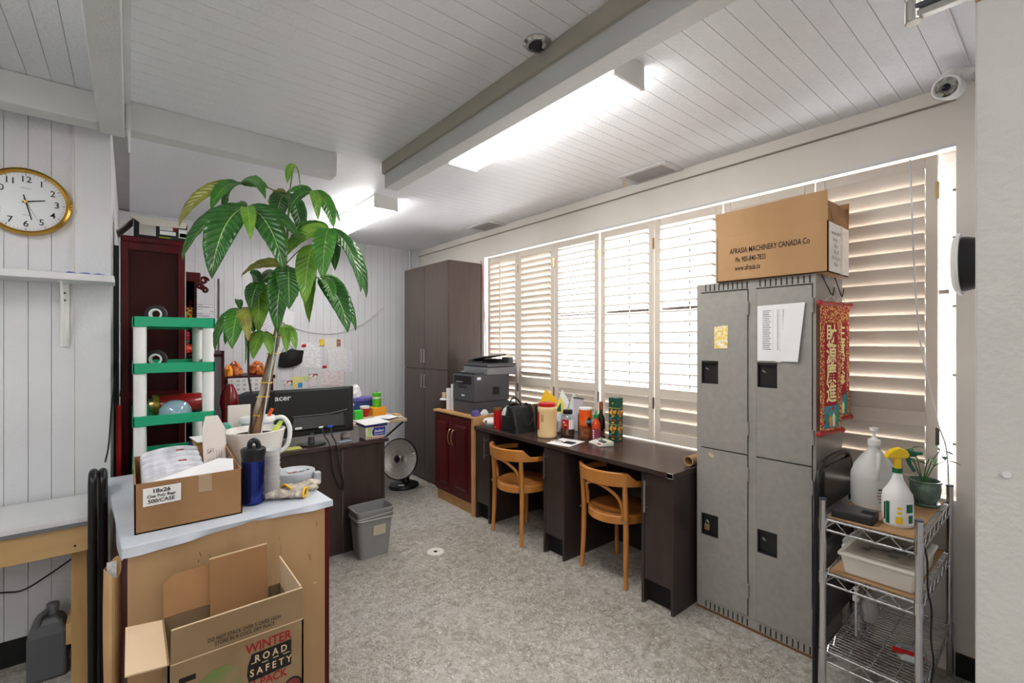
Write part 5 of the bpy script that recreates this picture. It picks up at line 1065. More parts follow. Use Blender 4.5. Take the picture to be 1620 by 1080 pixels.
# ================================================================== BOOKCASE AND ALTAR CABINET
bk = thing('mahogany_bookcase', 'tall mahogany bookcase seen from its side behind the plastic shelf', 'bookcase', (.115, 3.8, 0))
MB().box(-.038, .270, 3.62, 4.0, 0, 2.10).build('carcass', redwood_dk, bk, .003)
MB().box(-.042, .275, 3.60, 4.0, 2.10, 2.135).build('top_moulding', redwood, bk, .006)
for (a, b) in ((-.042, -.006), (.236, .273)): MB().box(a, b, 3.602, 3.62, 0, 2.10).build('stile', redwood, bk, .003)
for (a, b) in ((2.05, 2.10), (0, .1), (1.155, 1.195)): MB().box(-.006, .236, 3.604, 3.62, a, b).build('rail', redwood, bk, .003)
MB().box(.2733, .2765, 3.602, 3.606, 0.2, 2.08).build('edge_strip', white_pl, bk)
ob = thing('open_black_box', 'open black cardboard box with pale flaps on the bookcase', 'box', (.12, 3.75, 2.136))
kb = mat('black_card', S(30, 30, 32), .6); kin = mat('pale_card', S(222, 216, 204), .8)
MB().box(.02, .285, 3.615, 3.90, 2.136, 2.25).build('carton', kb, ob, .002)
MB().slab([(.02, 3.614, 2.252), (.02, 3.90, 2.252), (-.055, 3.90, 2.16), (-.06, 3.60, 2.155)], .004).build('flap', kin, ob)
MB().slab([(.0, 3.615, 2.262), (.285, 3.615, 2.255), (.275, 3.585, 2.215), (.06, 3.575, 2.205)], .003).build('flap', kin, ob)
for (xa, xb, za, zb, m_) in ((.045, .125, 2.15, 2.225, mat('box_grey', S(206, 200, 196), .6)), (.14, .23, 2.195, 2.22, ink_red), (.145, .225, 2.165, 2.188, white_pl), (.145, .21, 2.193, 2.214, white_pl), (.14, .20, 2.145, 2.150, mat('lime_ink', S(180, 200, 50), .6)), (.24, .283, 2.155, 2.21, white_pl), (.245, .28, 2.16, 2.185, ink)):
    MB().box(xa, xb, 3.612 if m_ is not ink_red else 3.6125, 3.6148, za, zb).build('print', m_, ob)
al = thing('altar_cabinet', 'dark carved wooden altar cabinet with an open niche', 'cabinet', (.22, 4.25, 0))
MB().box(.06, .075, 4.07, 4.45, 0, 2.0).box(.362, .378, 4.07, 4.45, 0, 2.0).box(.075, .362, 4.43, 4.45, 0, 2.0).build('carcass', redwood_dk, al)
for zz in (.4, .9, 1.385, 1.60): MB().box(.075, .54 if zz == 1.385 else .362, 4.07, 4.43, zz, zz + .022).build('shelf', redwood_dk, al)
MB().box(.53, .55, 4.07, 4.43, 0, 1.43).build('side_post', redwood, al)
MB().box(.04, .40, 4.05, 4.47, 1.93, 2.0).build('cornice', redwood, al, .006)
for (cx, cz, r_, s_) in ((.425, 1.95, .028, 1), (.43, 1.88, .022, -1), (.40, 1.905, .02, 1)):
    MB().tube([(cx + s_ * r_ * (1 - k / 26) * math.cos(k * .42), 4.10, cz + r_ * (1 - k / 26) * math.sin(k * .42)) for k in range(20)], .009, 8).build('scroll_carving', redwood, al, smooth=True)
bskm = bpy.data.materials.new('woven_red_yellow'); bskm.use_nodes = True
_n = bskm.node_tree; _b = _n.nodes['Principled BSDF']; _t = _n.nodes.new('ShaderNodeTexCoord'); _v = _n.nodes.new('ShaderNodeTexVoronoi'); _v.feature = 'DISTANCE_TO_EDGE'; _v.inputs['Scale'].default_value = 45
_r = _n.nodes.new('ShaderNodeValToRGB'); _r.color_ramp.elements[0].color = S(250, 220, 70); _r.color_ramp.elements[0].position = .1; _r.color_ramp.elements[1].color = S(190, 20, 20); _r.color_ramp.elements[1].position = .2
_n.links.new(_t.outputs['Object'], _v.inputs['Vector']); _n.links.new(_v.outputs['Distance'], _r.inputs[0]); _n.links.new(_r.outputs[0], _b.inputs['Base Color'])
vb = thing('incense_holder', 'red and yellow patterned pot of incense sticks in the niche', 'pot', (.335, 4.12, 1.6225))
MB().lathe([(.026, 0), (.032, .03), (.034, .10), (.037, .125)], (.335, 4.125, 1.6225), 20).build('pot', bskm, vb, smooth=True)
for (dx, dy) in ((-.035, 0), (.03, .01), (.01, -.02)): MB().cyl((.335, 4.125, 1.72), (.335 + dx, 4.125 + dy, 1.80), .003, n=6).build('stick', mat('incense', S(180, 60, 40), .8), vb)
ts = thing('red_tassel', 'red knotted tassel hanging in the niche', 'tassel', (.322, 4.09, 1.45))
MB().tube([(.322, 4.085, 1.60), (.322, 4.085, 1.565)], .003, 6).build('string', red_pl, ts)
for k, zz in enumerate((1.56, 1.54, 1.52)): MB().sphere((.322, 4.085, zz), (.016, .012, .014), 10, 8).build('knot', red_pl, ts, smooth=True)
MB().sphere((.325, 4.085, 1.50), (.011, .01, .01), 10, 8).build('green_bead', teal_ink, ts, smooth=True)
MB().lathe([(.006, .0), (.012, -.07)], (.322, 4.085, 1.49), 12).build('fringe', red_pl, ts, smooth=True)
def gourd(name, c, r_, m_, lab, cat, ribs=8):
    t = thing(name, lab, cat, c); b = MB()
    prof = [(math.sin(math.pi * i / 12), -math.cos(math.pi * i / 12)) for i in range(13)]; prof[0] = (.05, -.98); prof[-1] = (.05, .93)
    b.lathe(prof, (0, 0, 0), 48); vs = []
    for v in b.v:
        a = math.atan2(v[1], v[0]); q_ = 1 + .07 * abs(math.cos(a * ribs / 2)); vs.append((c[0] + v[0] * r_ * q_, c[1] + v[1] * r_ * q_, c[2] + (v[2] + .98) * r_ * .82))
    b.v = vs; b.build('fruit', m_, t, smooth=True)
    MB().cyl((c[0], c[1], c[2] + r_ * 1.45), (c[0] + .006, c[1], c[2] + r_ * 1.45 + .03), .005, n=8).build('stem', mat('fruit_stem', S(60, 120, 70), .6), t)
gourd('red_pumpkin', (.315, 4.12, 1.4075), .050, mat('pumpkin_red', S(224, 62, 26), .3), 'glossy red ornamental pumpkin on the altar shelf', 'ornament')
gourd('gold_pumpkin', (.425, 4.13, 1.4075), .052, mat('pumpkin_gold', S(240, 176, 50), .3), 'golden ornamental pumpkin on the altar shelf', 'ornament')
vs_ = tag(MB().lathe([(.05, 0), (.065, .03), (.07, .10), (.055, .17), (.04, .22), (.045, .26), (.056, .31), (.05, .37), (.03, .42), (.02, .44)], (.515, 3.60, .7755), 28).build('gourd_vase', mat('lacquer_crimson', S(120, 14, 22), .25, coat=.3), at=(.515, 3.6, .7755), smooth=True), 'dark red gourd-shaped vase on the desk corner', 'vase')
# low console with oranges and calendar
cs = thing('console_table', 'dark red console with a narrow top against the back wall', 'console', (.83, 4.75, 0))
MB().box(.60, 1.0, 4.52, 4.98, 1.175, 1.205).build('top', redwood_dk, cs, .003)
for (x, y_) in ((.61, 4.54), (.97, 4.54), (.61, 4.95), (.97, 4.95)): MB().box(x - .014, x + .014, y_ - .014, y_ + .014, 0, 1.175).build('leg', redwood_dk, cs)
MB().box(.61, .985, 4.90, 4.94, 1.09, 1.175).build('apron', redwood_dk, cs)
wrap = mat('orange_wrap', S(214, 120, 60), .25, 0, S(130, 60, 30), 30, lo=.4, hi=.55)
for i, (x, r_, l_) in enumerate(((.715, .07, 'bag of wrapped brown sweets on the console'), (.885, .075, 'larger bag of wrapped brown sweets on the console'))):
    crumple('sweets_bag', (x, 4.70, 1.206), r_ * .9, .07, .085, wrap, l_, 'bag', 20 + i, .35)
crumple('orange_fruit_bag', (.645, 4.58, 1.206), .038, .05, .07, mat('orange_skin', S(246, 160, 50), .35), 'small bag of orange fruit on the console', 'bag', 31, .35)
cal = thing('wall_calendar', 'white month calendar hanging from the front of the console', 'calendar', (.79, 4.515, 1.06))
MB().box(.635, .925, 4.512, 4.516, 1.055, 1.19).build('page', paper_w, cal)
for r_ in range(3):
    for c_ in range(6): text(cal, str(9 + r_ * 7 + c_), .024, (.662 + c_ * .046, 4.5115, 1.165 - r_ * .036), (1, 0, 0), (0, 0, 1), ink_red if c_ == 0 else ink, .01, 'date')
tag(sheet('yellow_note', [(.645, 4.516, .95), (.75, 4.516, .95), (.75, 4.516, 1.05), (.645, 4.516, 1.05)], mat('note_yellow', S(236, 226, 150), .8), at=(.7, 4.516, .95)), 'pale yellow note below the calendar', 'note')
tag(sheet('red_card', [(.75, 4.518, .93), (.90, 4.518, .93), (.90, 4.518, 1.05), (.75, 4.518, 1.05)], mat('card_red', S(210, 36, 36), .7), at=(.82, 4.518, .93)), 'red card hanging below the calendar', 'card')
och = thing('office_chair', 'dark blue-grey office chair behind the monitor', 'chair', (.80, 4.12, 0))
chm = mat('chair_slate', S(52, 58, 66), .6)
MB().prism([(.60, .72), (.98, .72), (1.0, .95), (.97, 1.06), (.90, 1.10), (.72, 1.10), (.64, 1.07), (.60, .98)], 'y', 4.18, 4.24).build('backrest', chm, och, .02, seg=3)
MB().box(.58, 1.02, 3.97, 4.30, .42, .50).build('seat', chm, och, .02); MB().cyl((.80, 4.15, .06), (.80, 4.15, .42), .025, n=12).build('column', black_pl, och); MB().box(.78, .82, 4.235, 4.26, .45, .8).build('back_bar', black_pl, och)
for k in range(5):
    a = k * math.tau / 5; e = (.80 + .25 * math.cos(a), 4.15 + .25 * math.sin(a)); MB().tube([(.80, 4.15, .07), (e[0], e[1], .055)], .018, 8).build('base_arm', black_pl, och); MB().sphere((e[0], e[1], .0265), .026, 10, 8).build('castor', black_pl, och)
# ================================================================== DESK AND MONITOR
dk = thing('desk', 'dark brown desk with the monitor, its back to the room', 'desk', (.97, 3.6, 0))
MB().box(.42, 1.505, 3.285, 3.94, .75, .775).build('top', espresso_top, dk, .002)
MB().box(.44, 1.158, 3.305, 3.322, 0, .75).build('back_panel', espresso, dk); MB().box(1.172, 1.46, 3.305, 3.322, 0, .75).build('back_panel', espresso, dk); MB().box(1.158, 1.172, 3.300, 3.324, 0, .75).build('seam_strip', espresso_lt, dk)
for x in (.42, 1.46): MB().box(x, x + .018, 3.30, 3.93, 0, .75).build('side_panel', espresso, dk)
mo = thing('monitor', 'black desktop monitor seen from behind on the desk', 'monitor', (.99, 3.43, .775))
mb_ = mat('monitor_black', S(26, 27, 27), .42)
MB().box(.717, 1.285, 3.415, 3.445, .842, 1.171).build('panel', mb_, mo, .006)
MB().taper(.73, 1.27, 3.40, 3.416, .862, .745, 1.255, 3.408, 3.416, 1.16).build('back_shell', mb_, mo, .004)
MB().add([(.83, 3.40, .99), (1.20, 3.40, .99), (1.24, 3.40, .88), (.80, 3.40, .88), (.87, 3.40, .975), (1.16, 3.40, .975), (1.20, 3.372, .895), (.84, 3.372, .895)], MB.BF).build('back_bulge', mb_, mo, .003)
MB().tube([(.86, 3.395, .985), (1.10, 3.395, .985), (1.23, 3.397, 1.005)], .003, 6).build('bulge_highlight', mid_grey, mo)  # thin grey tube paints the highlight along the bulge
MB().box(.73, 1.275, 3.405, 3.45, .832, .843).build('bottom_bezel', mid_grey, mo)
text(mo, 'acer', .052, (.797, 3.3985, 1.118), (1, 0, 0), (0, 0, 1), mat('badge_silver', S(226, 226, 228), .3), .018, 'badge', sx=1.1)
sheet('rating_label', [(.868, 3.3708, .90), (.912, 3.3708, .90), (.912, 3.3708, .915), (.868, 3.3708, .915)], paper_dense, mo, .0006)
MB().cyl((.99, 3.43, .785), (.99, 3.43, .86), .022, n=16).build('stand_neck', dark_grey, mo, smooth=True)
MB().lathe([(.098, 0), (.1, .004), (.094, .009), (.0, .013)], (.99, 3.425, .7755), 36, 1.0, .85).build('stand_base', black_pl, mo, smooth=True)
MB().box(1.075, 1.115, 3.355, 3.372, .892, .906).build('cable_plug', blue_pl, mo, .002); MB().box(1.02, 1.05, 3.36, 3.372, .894, .906).build('cable_plug', white_pl, mo, .002)
for pts, l_ in (([(1.095, 3.35, .895), (1.10, 3.33, .84), (1.11, 3.275, .79), (1.12, 3.275, .70), (1.145, 3.28, .58), (1.165, 3.285, .50), (1.16, 3.285, .46)], 'black video cable with blue plug hanging down the desk back'), ([(1.035, 3.352, .893), (1.05, 3.33, .84), (1.065, 3.275, .79), (1.075, 3.275, .68), (1.10, 3.28, .56), (1.14, 3.285, .47), (1.165, 3.287, .45)], 'black power cable hanging down the desk back')):
    tag(MB().tube(spline(pts), .0045, 8).build('monitor_cable', black_pl, at=(1.1, 3.28, .79), smooth=True), l_, 'cable')
tag(MB().box(.78, .90, 3.33, 3.40, .776, .782).build('yellow_pad', mat('pad_yellow', S(226, 226, 130), .8), at=(.84, 3.36, .776)), 'yellow note pad on the desk before the monitor', 'notepad')
tag(MB().box(1.24, 1.29, 3.50, 3.56, .776, .90).build('small_white_carton', wcm, at=(1.26, 3.53, .776)), 'small white carton between monitor and ice-cream tub', 'box')
tag(MB().obox((1.20, 3.375, .7775), (.10, .06, .003), (0, 0, R(14))).build('desk_note', mat('pale_blue_card', S(170, 184, 208), .7), at=(1.2, 3.375, .776)), 'pale blue card on the desk beside the monitor stand', 'card')
tu = thing('ice_cream_tub', 'square ice-cream tub with blue label and white lid on the desk corner', 'tub', (1.405, 3.37, .7755))
MB().taper(1.335, 1.475, 3.30, 3.44, .7758, 1.325, 1.487, 3.292, 3.452, .89).build('tub', mat('tub_cream', S(228, 226, 214), .4), tu, .008)
MB().box(1.318, 1.494, 3.285, 3.459, .872, .89).build('blue_rim', mat('rim_blue', S(34, 44, 120), .4), tu, .004)
MB().obox((1.405, 3.372, .8985), (.20, .20, .008), (R(2), R(-1), R(4))).build('lid', white_pl, tu, .003)
def tubp(x, z): return (x, 3.30 - .008 * (z - .776) / .114 - .0006, z)
MB().slab([tubp(*p) for p in ((1.385, .805), (1.478, .802), (1.481, .862), (1.39, .862), (1.378, .835))], .0008).build('blue_label', mat('label_blue', S(24, 50, 150), .5), tu)
MB().slab([tubp(*p) for p in ((1.342, .79), (1.378, .79), (1.38, .868), (1.344, .868))], .0006).build('green_print', mat('print_green', S(190, 206, 130), .6), tu)
for i in range(10): MB().slab([tubp(1.345 + i * .0135, .779), tubp(1.351 + i * .0135, .779), tubp(1.351 + i * .0135, .798), tubp(1.345 + i * .0135, .798)], .0007).build('red_stripe', ink_red, tu)
for i in range(7): MB().slab([tubp(1.392 + i * .0125, .862), tubp(1.398 + i * .0125, .862), tubp(1.398 + i * .0125, .872), tubp(1.392 + i * .0125, .872)], .0007).build('red_stripe', ink_red, tu)
text(tu, 'Shelbot', .028, (1.432, 3.2955, .838), (1, 0, .04), (0, -.07, 1), white_pl, .02, sx=.85, lift=.0015)
MB().slab([tubp(1.395, .814), tubp(1.47, .814), tubp(1.47, .818), tubp(1.395, .818)], .0016).build('print_bar', white_pl, tu)
# ================================================================== TABLE BEHIND THE DESK AND ITS THINGS
ft = thing('folding_table', 'pale folding table with cups and papers behind the desk', 'table', (1.72, 4.48, 0))
MB().box(1.36, 2.05, 4.07, 4.92, .738, .768).build('top', mat('table_beech', S(206, 184, 156), .5), ft, .003)
for (xa, xb) in ((1.40, 1.42), (1.60, 1.62)):
    MB().tube([(xa, 4.15, 0), (xa, 4.15, .738)], .012, 8).tube([(xa, 4.85, 0), (xa, 4.85, .738)], .012, 8).tube([(xa, 4.15, .06), (xa, 4.85, .06)], .01, 8).build('leg_frame', black_pl, ft)
MB().tube([(2.03, 4.10, .737), (1.64, 4.96, .009)], .009, 8).build('diagonal_leg', black_pl, ft)
tag(MB().box(1.72, 2.03, 4.88, 4.92, .0, .735).build('grey_board', mat('board_grey', S(196, 194, 196), .6), at=(1.9, 4.9, 0)), 'pale grey board standing under the folding table', 'board')
ZB = .7685
def cup(x, y_, r_, h, m_, lab, name='cup', lid=None):
    t = thing(name, lab, 'cup', (x, y_, ZB)); MB().lathe([(r_ * .75, 0), (r_, h), (r_ * .94, h), (r_ * .7, .006)], (x, y_, ZB), 20).build('cup', m_, t, smooth=True)
    MB().lathe([(r_ * 1.02, h - .02), (r_ * 1.04, h), (r_ * .96, h + .002)], (x, y_, ZB), 20).build('rim', lid or white_pl, t, smooth=True)
cup(1.60, 4.36, .042, .145, red_pl, 'tall red paper cup with white rim on the folding table'); cup(1.775, 4.42, .045, .10, red_pl, 'red plastic cup with white rim beside the purple box')
tag(MB().box(1.62, 1.70, 4.27, 4.33, ZB, ZB + .085).build('lime_box', mat('lime_green', S(60, 210, 70), .5), at=(1.66, 4.3, ZB), bevel=.003), 'bright green box before the red cups', 'box')
pbx2 = thing('purple_box', 'purple and blue lidded box on the folding table', 'box', (1.78, 4.65, ZB)); MB().box(1.68, 1.93, 4.56, 4.70, ZB, ZB + .13).build('box', mat('indigo', S(60, 80, 150), .5), pbx2, .004); MB().box(1.67, 1.94, 4.55, 4.71, ZB + .13, ZB + .165).build('lid', mat('violet', S(110, 100, 180), .5), pbx2, .004)
crumple('tissue', (1.76, 4.63, ZB + .166), .06, .05, .10, paper_w, 'white tissue pulled up from the purple box', 'tissue', 41)
gt = thing('green_tube_tin', 'tall green canister with white band on the orange box', 'canister', (1.90, 4.45, ZB + .08))
tag(MB().box(1.84, 1.98, 4.38, 4.50, ZB, ZB + .08).build('orange_box', mat('orange_card', S(244, 166, 40), .5), at=(1.9, 4.44, ZB), bevel=.004), 'orange box on the folding table', 'box')
MB().lathe([(.042, 0), (.042, .085)], (1.905, 4.44, ZB + .0805), 24).build('body', mat('grass_green', S(90, 190, 40), .45), gt); MB().lathe([(.044, .085), (.044, .10)], (1.905, 4.44, ZB + .0805), 24).build('band', white_pl, gt); MB().lathe([(.044, .1), (.044, .14), (0, .142)], (1.905, 4.44, ZB + .0805), 24).build('lid', mat('grass_green', S(90, 190, 40), .45), gt)
rm = thing('cordless_phone', 'grey and black cordless phone standing on the folding table', 'phone', (2.0, 4.62, ZB))
MB().box(1.965, 2.035, 4.59, 4.65, ZB, ZB + .04).build('cradle', white_pl, rm, .004); MB().box(1.975, 2.022, 4.60, 4.635, ZB + .04, ZB + .215).build('handset', mid_grey, rm, .008); MB().box(1.98, 2.018, 4.597, 4.601, ZB + .13, ZB + .17).build('screen', black_pl, rm); MB().box(1.98, 2.018, 4.597, 4.601, ZB + .18, ZB + .21).build('earpiece', white_pl, rm)
for k in range(4): MB().box(1.983, 2.015, 4.596, 4.601, ZB + .055 + k * .017, ZB + .065 + k * .017).build('key_row', white_pl, rm)
for i, (x, y_, rz) in enumerate(((1.93, 4.24, 12), (1.95, 4.21, -18), (1.90, 4.17, 30))):
    tag(MB().obox((x, y_, ZB + .003 + i * .006), (.20, .17, .004), (0, 0, R(rz))).build('loose_sheet', paper_w, at=(x, y_, ZB + i * .006)), ('lowest', 'middle', 'topmost')[i] + ' loose white sheet in the pile on the folding table', 'paper')
tag(MB().obox((2.0, 4.20, ZB + .025), (.05, .13, .008), (0, 0, 0)).build('wood_ruler', pine, at=(2.0, 4.2, ZB + .02)), 'wooden strip under the papers at the table edge', 'strip')
# ================================================================== ON THE BACK WALL
YW = 5.386
def note(name, x0, z0, x1, z1, m_, lab, cat='paper', skew=0.0, y_=YW):
    return tag(sheet(name, [(x0, y_, z0), (x1, y_, z0 + skew), (x1 - skew, y_, z1 + skew), (x0 - skew, y_, z1)], m_, th=.0015, at=(x0, y_, z0)), lab, cat)
note('wall_sheet', 1.44, 1.205, 1.655, 1.49, paper_print, 'white typed sheet under a red magnet on the back wall')
note('wall_sheet', 1.74, 1.16, 1.955, 1.415, paper_dense, 'tilted typed form pinned over other sheets on the back wall', skew=.012, y_=YW - .006)
note('wall_sheet', 1.70, 1.42, 1.90, 1.54, printmat('colour_print', S(238, 236, 232), S(190, 200, 190), 9, .07, .5), 'pale leaflet with a small figure above the typed form')
note('wall_sheet', 1.86, 1.15, 2.01, 1.40, printmat('blue_lines', S(236, 236, 242), S(170, 176, 200), 9, .06, 1.2), 'pale blue lined sheet behind the tilted form', y_=YW - .002)
note('wall_sheet', 1.655, 1.0, 1.90, 1.22, printmat('red_lines', S(238, 234, 234), S(200, 110, 120), 6, .1, .9), 'sheet with red lines below the tilted form', skew=-.01, y_=YW - .003)
note('wall_sheet', 1.25, 1.08, 1.33, 1.20, printmat('small_cal', S(236, 234, 240), S(150, 120, 130), 10, .06, .4), 'small printed table below the black mask')
note('photo_card', 1.265, 1.03, 1.36, 1.08, mat('cherry_photo', S(236, 230, 226), .7, 0, S(150, 30, 30), 30, lo=.42, hi=.5), 'small card with red fruit print on the back wall', 'card')
note('photo_card', 1.53, 1.085, 1.62, 1.14, mat('cherry_photo', S(236, 230, 226), .7), 'small red fruit card beside the yellow note on the back wall', 'card', y_=YW - .002)
note('wall_sheet', 1.525, 1.0, 1.62, 1.085, printmat('pink_lines', S(236, 230, 236), S(190, 120, 140), 6, .12, 1.0), 'pink-lined slip under the red fruit card')
note('yellow_note', 1.35, 1.0, 1.465, 1.115, mat('note_yellow', S(236, 226, 150), .8), 'yellow sticky note above the monitor', 'note'); note('blue_note', 1.415, 1.0, 1.46, 1.05, mat('note_blue', S(50, 160, 220), .7), 'small round blue note above the monitor', 'note', y_=YW - .003)
note('green_note', 1.485, 1.06, 1.53, 1.11, mat('note_lime', S(210, 226, 150), .8), 'small tilted lime note above the monitor', 'note', skew=.015)
note('wall_sheet', .955, 1.10, 1.16, 1.40, mat('poster_white', S(226, 224, 234), .8), 'white poster sheet with red heading behind the tree'); note('poster_heading', .925, 1.50, 1.15, 1.59, mat('card_red', S(210, 36, 36), .7), 'red banner strip on the back wall behind the tree', 'banner', y_=YW - .003)
note('wall_sheet', .50, 1.50, .64, 1.86, printmat('ruled', S(234, 232, 238), S(120, 120, 130), 4, .1, 3), 'ruled white sheet beside the altar cabinet'); note('wall_sheet', .57, 1.05, .70, 1.42, paper_dense, 'typed white sheet behind the pumpkins'); note('wall_sheet', .95, 1.62, 1.14, 1.80, printmat('grid_print', S(232, 230, 238), S(150, 150, 165), 5, .15, .8), 'white chart sheet behind the tree leaves')
note('white_pennant', 1.22, 1.68, 1.36, 1.84, paper_w, 'white folded paper hung on the wall wire', skew=-.02, y_=YW - .01)
for (x, z, m_, l_) in ((1.475, 1.455, red_pl, 'red magnet on the typed sheet'), (1.695, 1.215, red_pl, 'red magnet beside the tilted form'), (1.665, 1.49, yellow_pl, 'yellow and black clip on the leaflet')):
    tag(MB().obox((x, YW - .006, z), (.045, .012, .03 if m_ is red_pl else .075), (0, R(-8), 0)).build('magnet', m_, at=(x, YW - .004, z), bevel=.005), l_, 'magnet')
note('figure_print', 1.83, 1.44, 1.875, 1.525, mat('figure_ink', S(220, 150, 130), .7, 0, S(90, 40, 40), 50), 'small printed red figure on the leaflet', 'picture', y_=YW - .004)
mk = thing('face_mask', 'black cloth mask hanging on the back wall', 'mask', (1.33, 5.34, 1.3))
MB().grid(lambda u, v: (1.215 + .235 * u + .02 * v, 5.372 - .045 * math.sin(math.pi * u) * (.4 + .6 * math.sin(math.pi * v)), 1.20 + .10 * (u - .55) ** 2 + (.20 - .12 * abs(u - .45)) * v + .05 * u), 16, 10, .004).build('cloth', black_matte, mk, smooth=True)
MB().tube([(1.25, 5.375, 1.38), (1.31, 5.378, 1.50), (1.37, 5.375, 1.41)], .003, 6).build('loop', black_matte, mk)
pd = tag(MB().box(.675, .685, 5.375, 5.388, 1.35, 2.12).build('seam_cover', dkbar, at=(.68, 5.38, 1.35)), 'thin dark upright strip on the back wall behind the tree', 'strip')
# ================================================================== LEFT WALL: CLOCK, SHELF, TABLE
ck_ = thing('wall_clock', 'round white wall clock with a gold rim', 'clock', (-.372, 3.128, 2.149))
cx, cy, cz = -.372, 3.128, 2.149; mc_ = Matrix.Rotation(R(90), 3, 'X')
MB().lathe([(.0, 0), (.150, 0), (.150, .022), (.0, .022)], (cx, cy, cz), 56, mtx=mc_).build('case', gold, ck_)
MB().lathe([(.134, .023), (.0, .0235)], (cx, cy, cz), 56, mtx=mc_).build('dial', mat('dial_white', S(232, 236, 240), .3), ck_)
MB().lathe([(.134, .020), (.136, .034), (.145, .040), (.154, .034), (.156, .014), (.150, .0)], (cx, cy, cz), 64, mtx=mc_).build('rim', gold, ck_, smooth=True)
yd = cy - .0245
for h in range(1, 13):
    a = math.tau * h / 12; text(ck_, str(h), .040, (cx + .103 * math.sin(a), yd, cz + .103 * math.cos(a)), (1, 0, 0), (0, 0, 1), ink, .002, 'numeral')
tk = MB()
for k in range(60):
    a = math.tau * k / 60; l_ = .007 if k % 5 else .010; c_ = Vector((cx + .127 * math.sin(a), yd - .0006, cz + .127 * math.cos(a))); tk.obox(c_, (.0008 if k % 5 else .0022, .0006, l_), (0, a, 0))
tk.build('minute_mark', ink, ck_)['kind'] = 'stuff'
def hand(a, l_, w, back, nm, dy):
    a = R(a); d_ = Vector((math.sin(a), 0, math.cos(a))); s_ = Vector((math.cos(a), 0, -math.sin(a))); o = Vector((cx, yd - dy, cz))
    MB().slab([o - d_ * back - s_ * w * .7, o - d_ * back + s_ * w * .7, o + d_ * l_ + s_ * w * .5, o + d_ * l_ - s_ * w * .5], .001).build(nm, ink, ck_)
hand(76, .066, .004, .012, 'hour_hand', .003); hand(167, .084, .0034, .032, 'minute_hand', .005); hand(154, .092, .0008, .02, 'second_hand', .007)
MB().lathe([(.006, .024), (.006, .034), (0, .035)], (cx, cy, cz), 16, mtx=mc_).build('pin', gold, ck_)
MB().box(cx - .018, cx + .018, yd - .0006, yd, cz + .062, cz + .0635).box(cx - .012, cx + .012, yd - .0006, yd, cz - .062, cz - .061).build('maker_line', mid_grey, ck_)
for dz in (-.012, .012): MB().sphere((cx + .152, cy - .03, cz + dz * .7), (.008, .012, .010), 12, 8).build('ornament', gold, ck_, smooth=True)
ws = thing('wall_shelf', 'white wall shelf on a steel bracket under the clock', 'shelf', (-.8, 3.03, 1.8))
MB().box(-1.7, -.057, 2.93, 3.128, 1.783, 1.815).build('board', white_paint, ws, .003)
for xb in (-.243, -1.05):
    MB().box(xb - .016, xb + .016, 2.96, 3.126, 1.779, 1.783).box(xb - .016, xb + .016, 3.122, 3.127, 1.475, 1.783).build('bracket', white_pl, ws, .001)
    MB().prism([(2.97, 1.779), (2.985, 1.779), (3.122, 1.49), (3.122, 1.478), (3.112, 1.478)], 'x', xb - .005, xb + .005).build('bracket_rib', white_pl, ws)
    for zz in (1.70, 1.735): MB().cyl((xb, 3.122, zz), (xb, 3.119, zz), .005, n=8).build('screw', dkbar, ws)
for i, x in enumerate((-.215, -.165, -.115)):
    crumple('blue_glove', (x, 3.05, 1.8155), .028, .03, .013, blue_pl, ('blue rubber glove at the bracket end of the wall shelf', 'blue rubber glove in the middle of the three on the wall shelf', 'blue rubber glove at the free end of the wall shelf')[i], 'glove', 50 + i)
lt_ = thing('side_table', 'white-topped pine work table under the wall shelf', 'table', (-.8, 2.9, 0))
MB().box(-1.7, -.122, 2.70, 3.105, .728, .75).build('top', white_paint, lt_, .002); MB().box(-1.7, -.12, 2.702, 3.105, .712, .728).build('top_underlay', mid_grey, lt_)
MB().box(-1.7, -.125, 2.712, 2.75, .60, .712).build('apron', pine, lt_, .002); MB().box(-.163, -.125, 2.75, 3.10, .60, .712).build('apron', pine, lt_, .002)
for x in (-.195, -1.5): MB().taper(x, x + .055, 2.76, 2.80, 0, x, x + .05, 2.76, 2.80, .70).build('leg', pine_z, lt_, .002); MB().box(x + .02, x + .06, 3.05, 3.09, 0, .70).build('leg', pine_z, lt_)
for (dx, dz) in ((-.135, .69), (-.135, .665), (-.135, .64), (-.18, .63)): MB().cyl((dx, 2.7125, dz), (dx, 2.7095, dz), .004, n=8).build('screw', black_matte, lt_)
MB().box(-.215, -.165, 2.80, 3.09, .175, .265).build('stretcher', pine, lt_, .003)
jc = thing('grey_jerrycan', 'dark grey plastic jug on the floor under the side table', 'jug', (-.275, 2.945, 0))
jm = mat('jug_grey', S(92, 94, 98), .45)
loft([[(-.283 + px_, 2.95 + py_, z) for (px_, py_) in [(sx * (hw + c), sy * (hd_)) for (sx, sy, c) in ((-1, -1, 0), (1, -1, 0), (1, 1, 0), (-1, 1, 0))]] for p, z, hw, hd_ in (((0,), .0, .058, .055), ((0,), .015, .064, .062), ((0,), .20, .064, .062), ((0,), .245, .05, .050), ((0,), .27, .03, .03))]).build('body', jm, jc, .010)
MB().tube(spline([(-.312, 2.91, .215), (-.31, 2.912, .275), (-.285, 2.93, .292)], 4), .013, 10).build('handle', jm, jc, smooth=True)
MB().cyl((-.272, 2.955, .265), (-.268, 2.955, .315), .022, n=20).build('cap', mid_grey, jc, .003)
tag(MB().tube(spline([(-.70, 3.10, .40), (-.46, 3.08, .37), (-.38, 3.07, .36), (-.30, 3.07, .40), (-.20, 3.06, .47), (-.16, 3.05, .52)]), .004, 6).build('black_lead', black_pl, at=(-.4, 3.08, .37), smooth=True), 'thin black lead looping below the side table', 'cable')
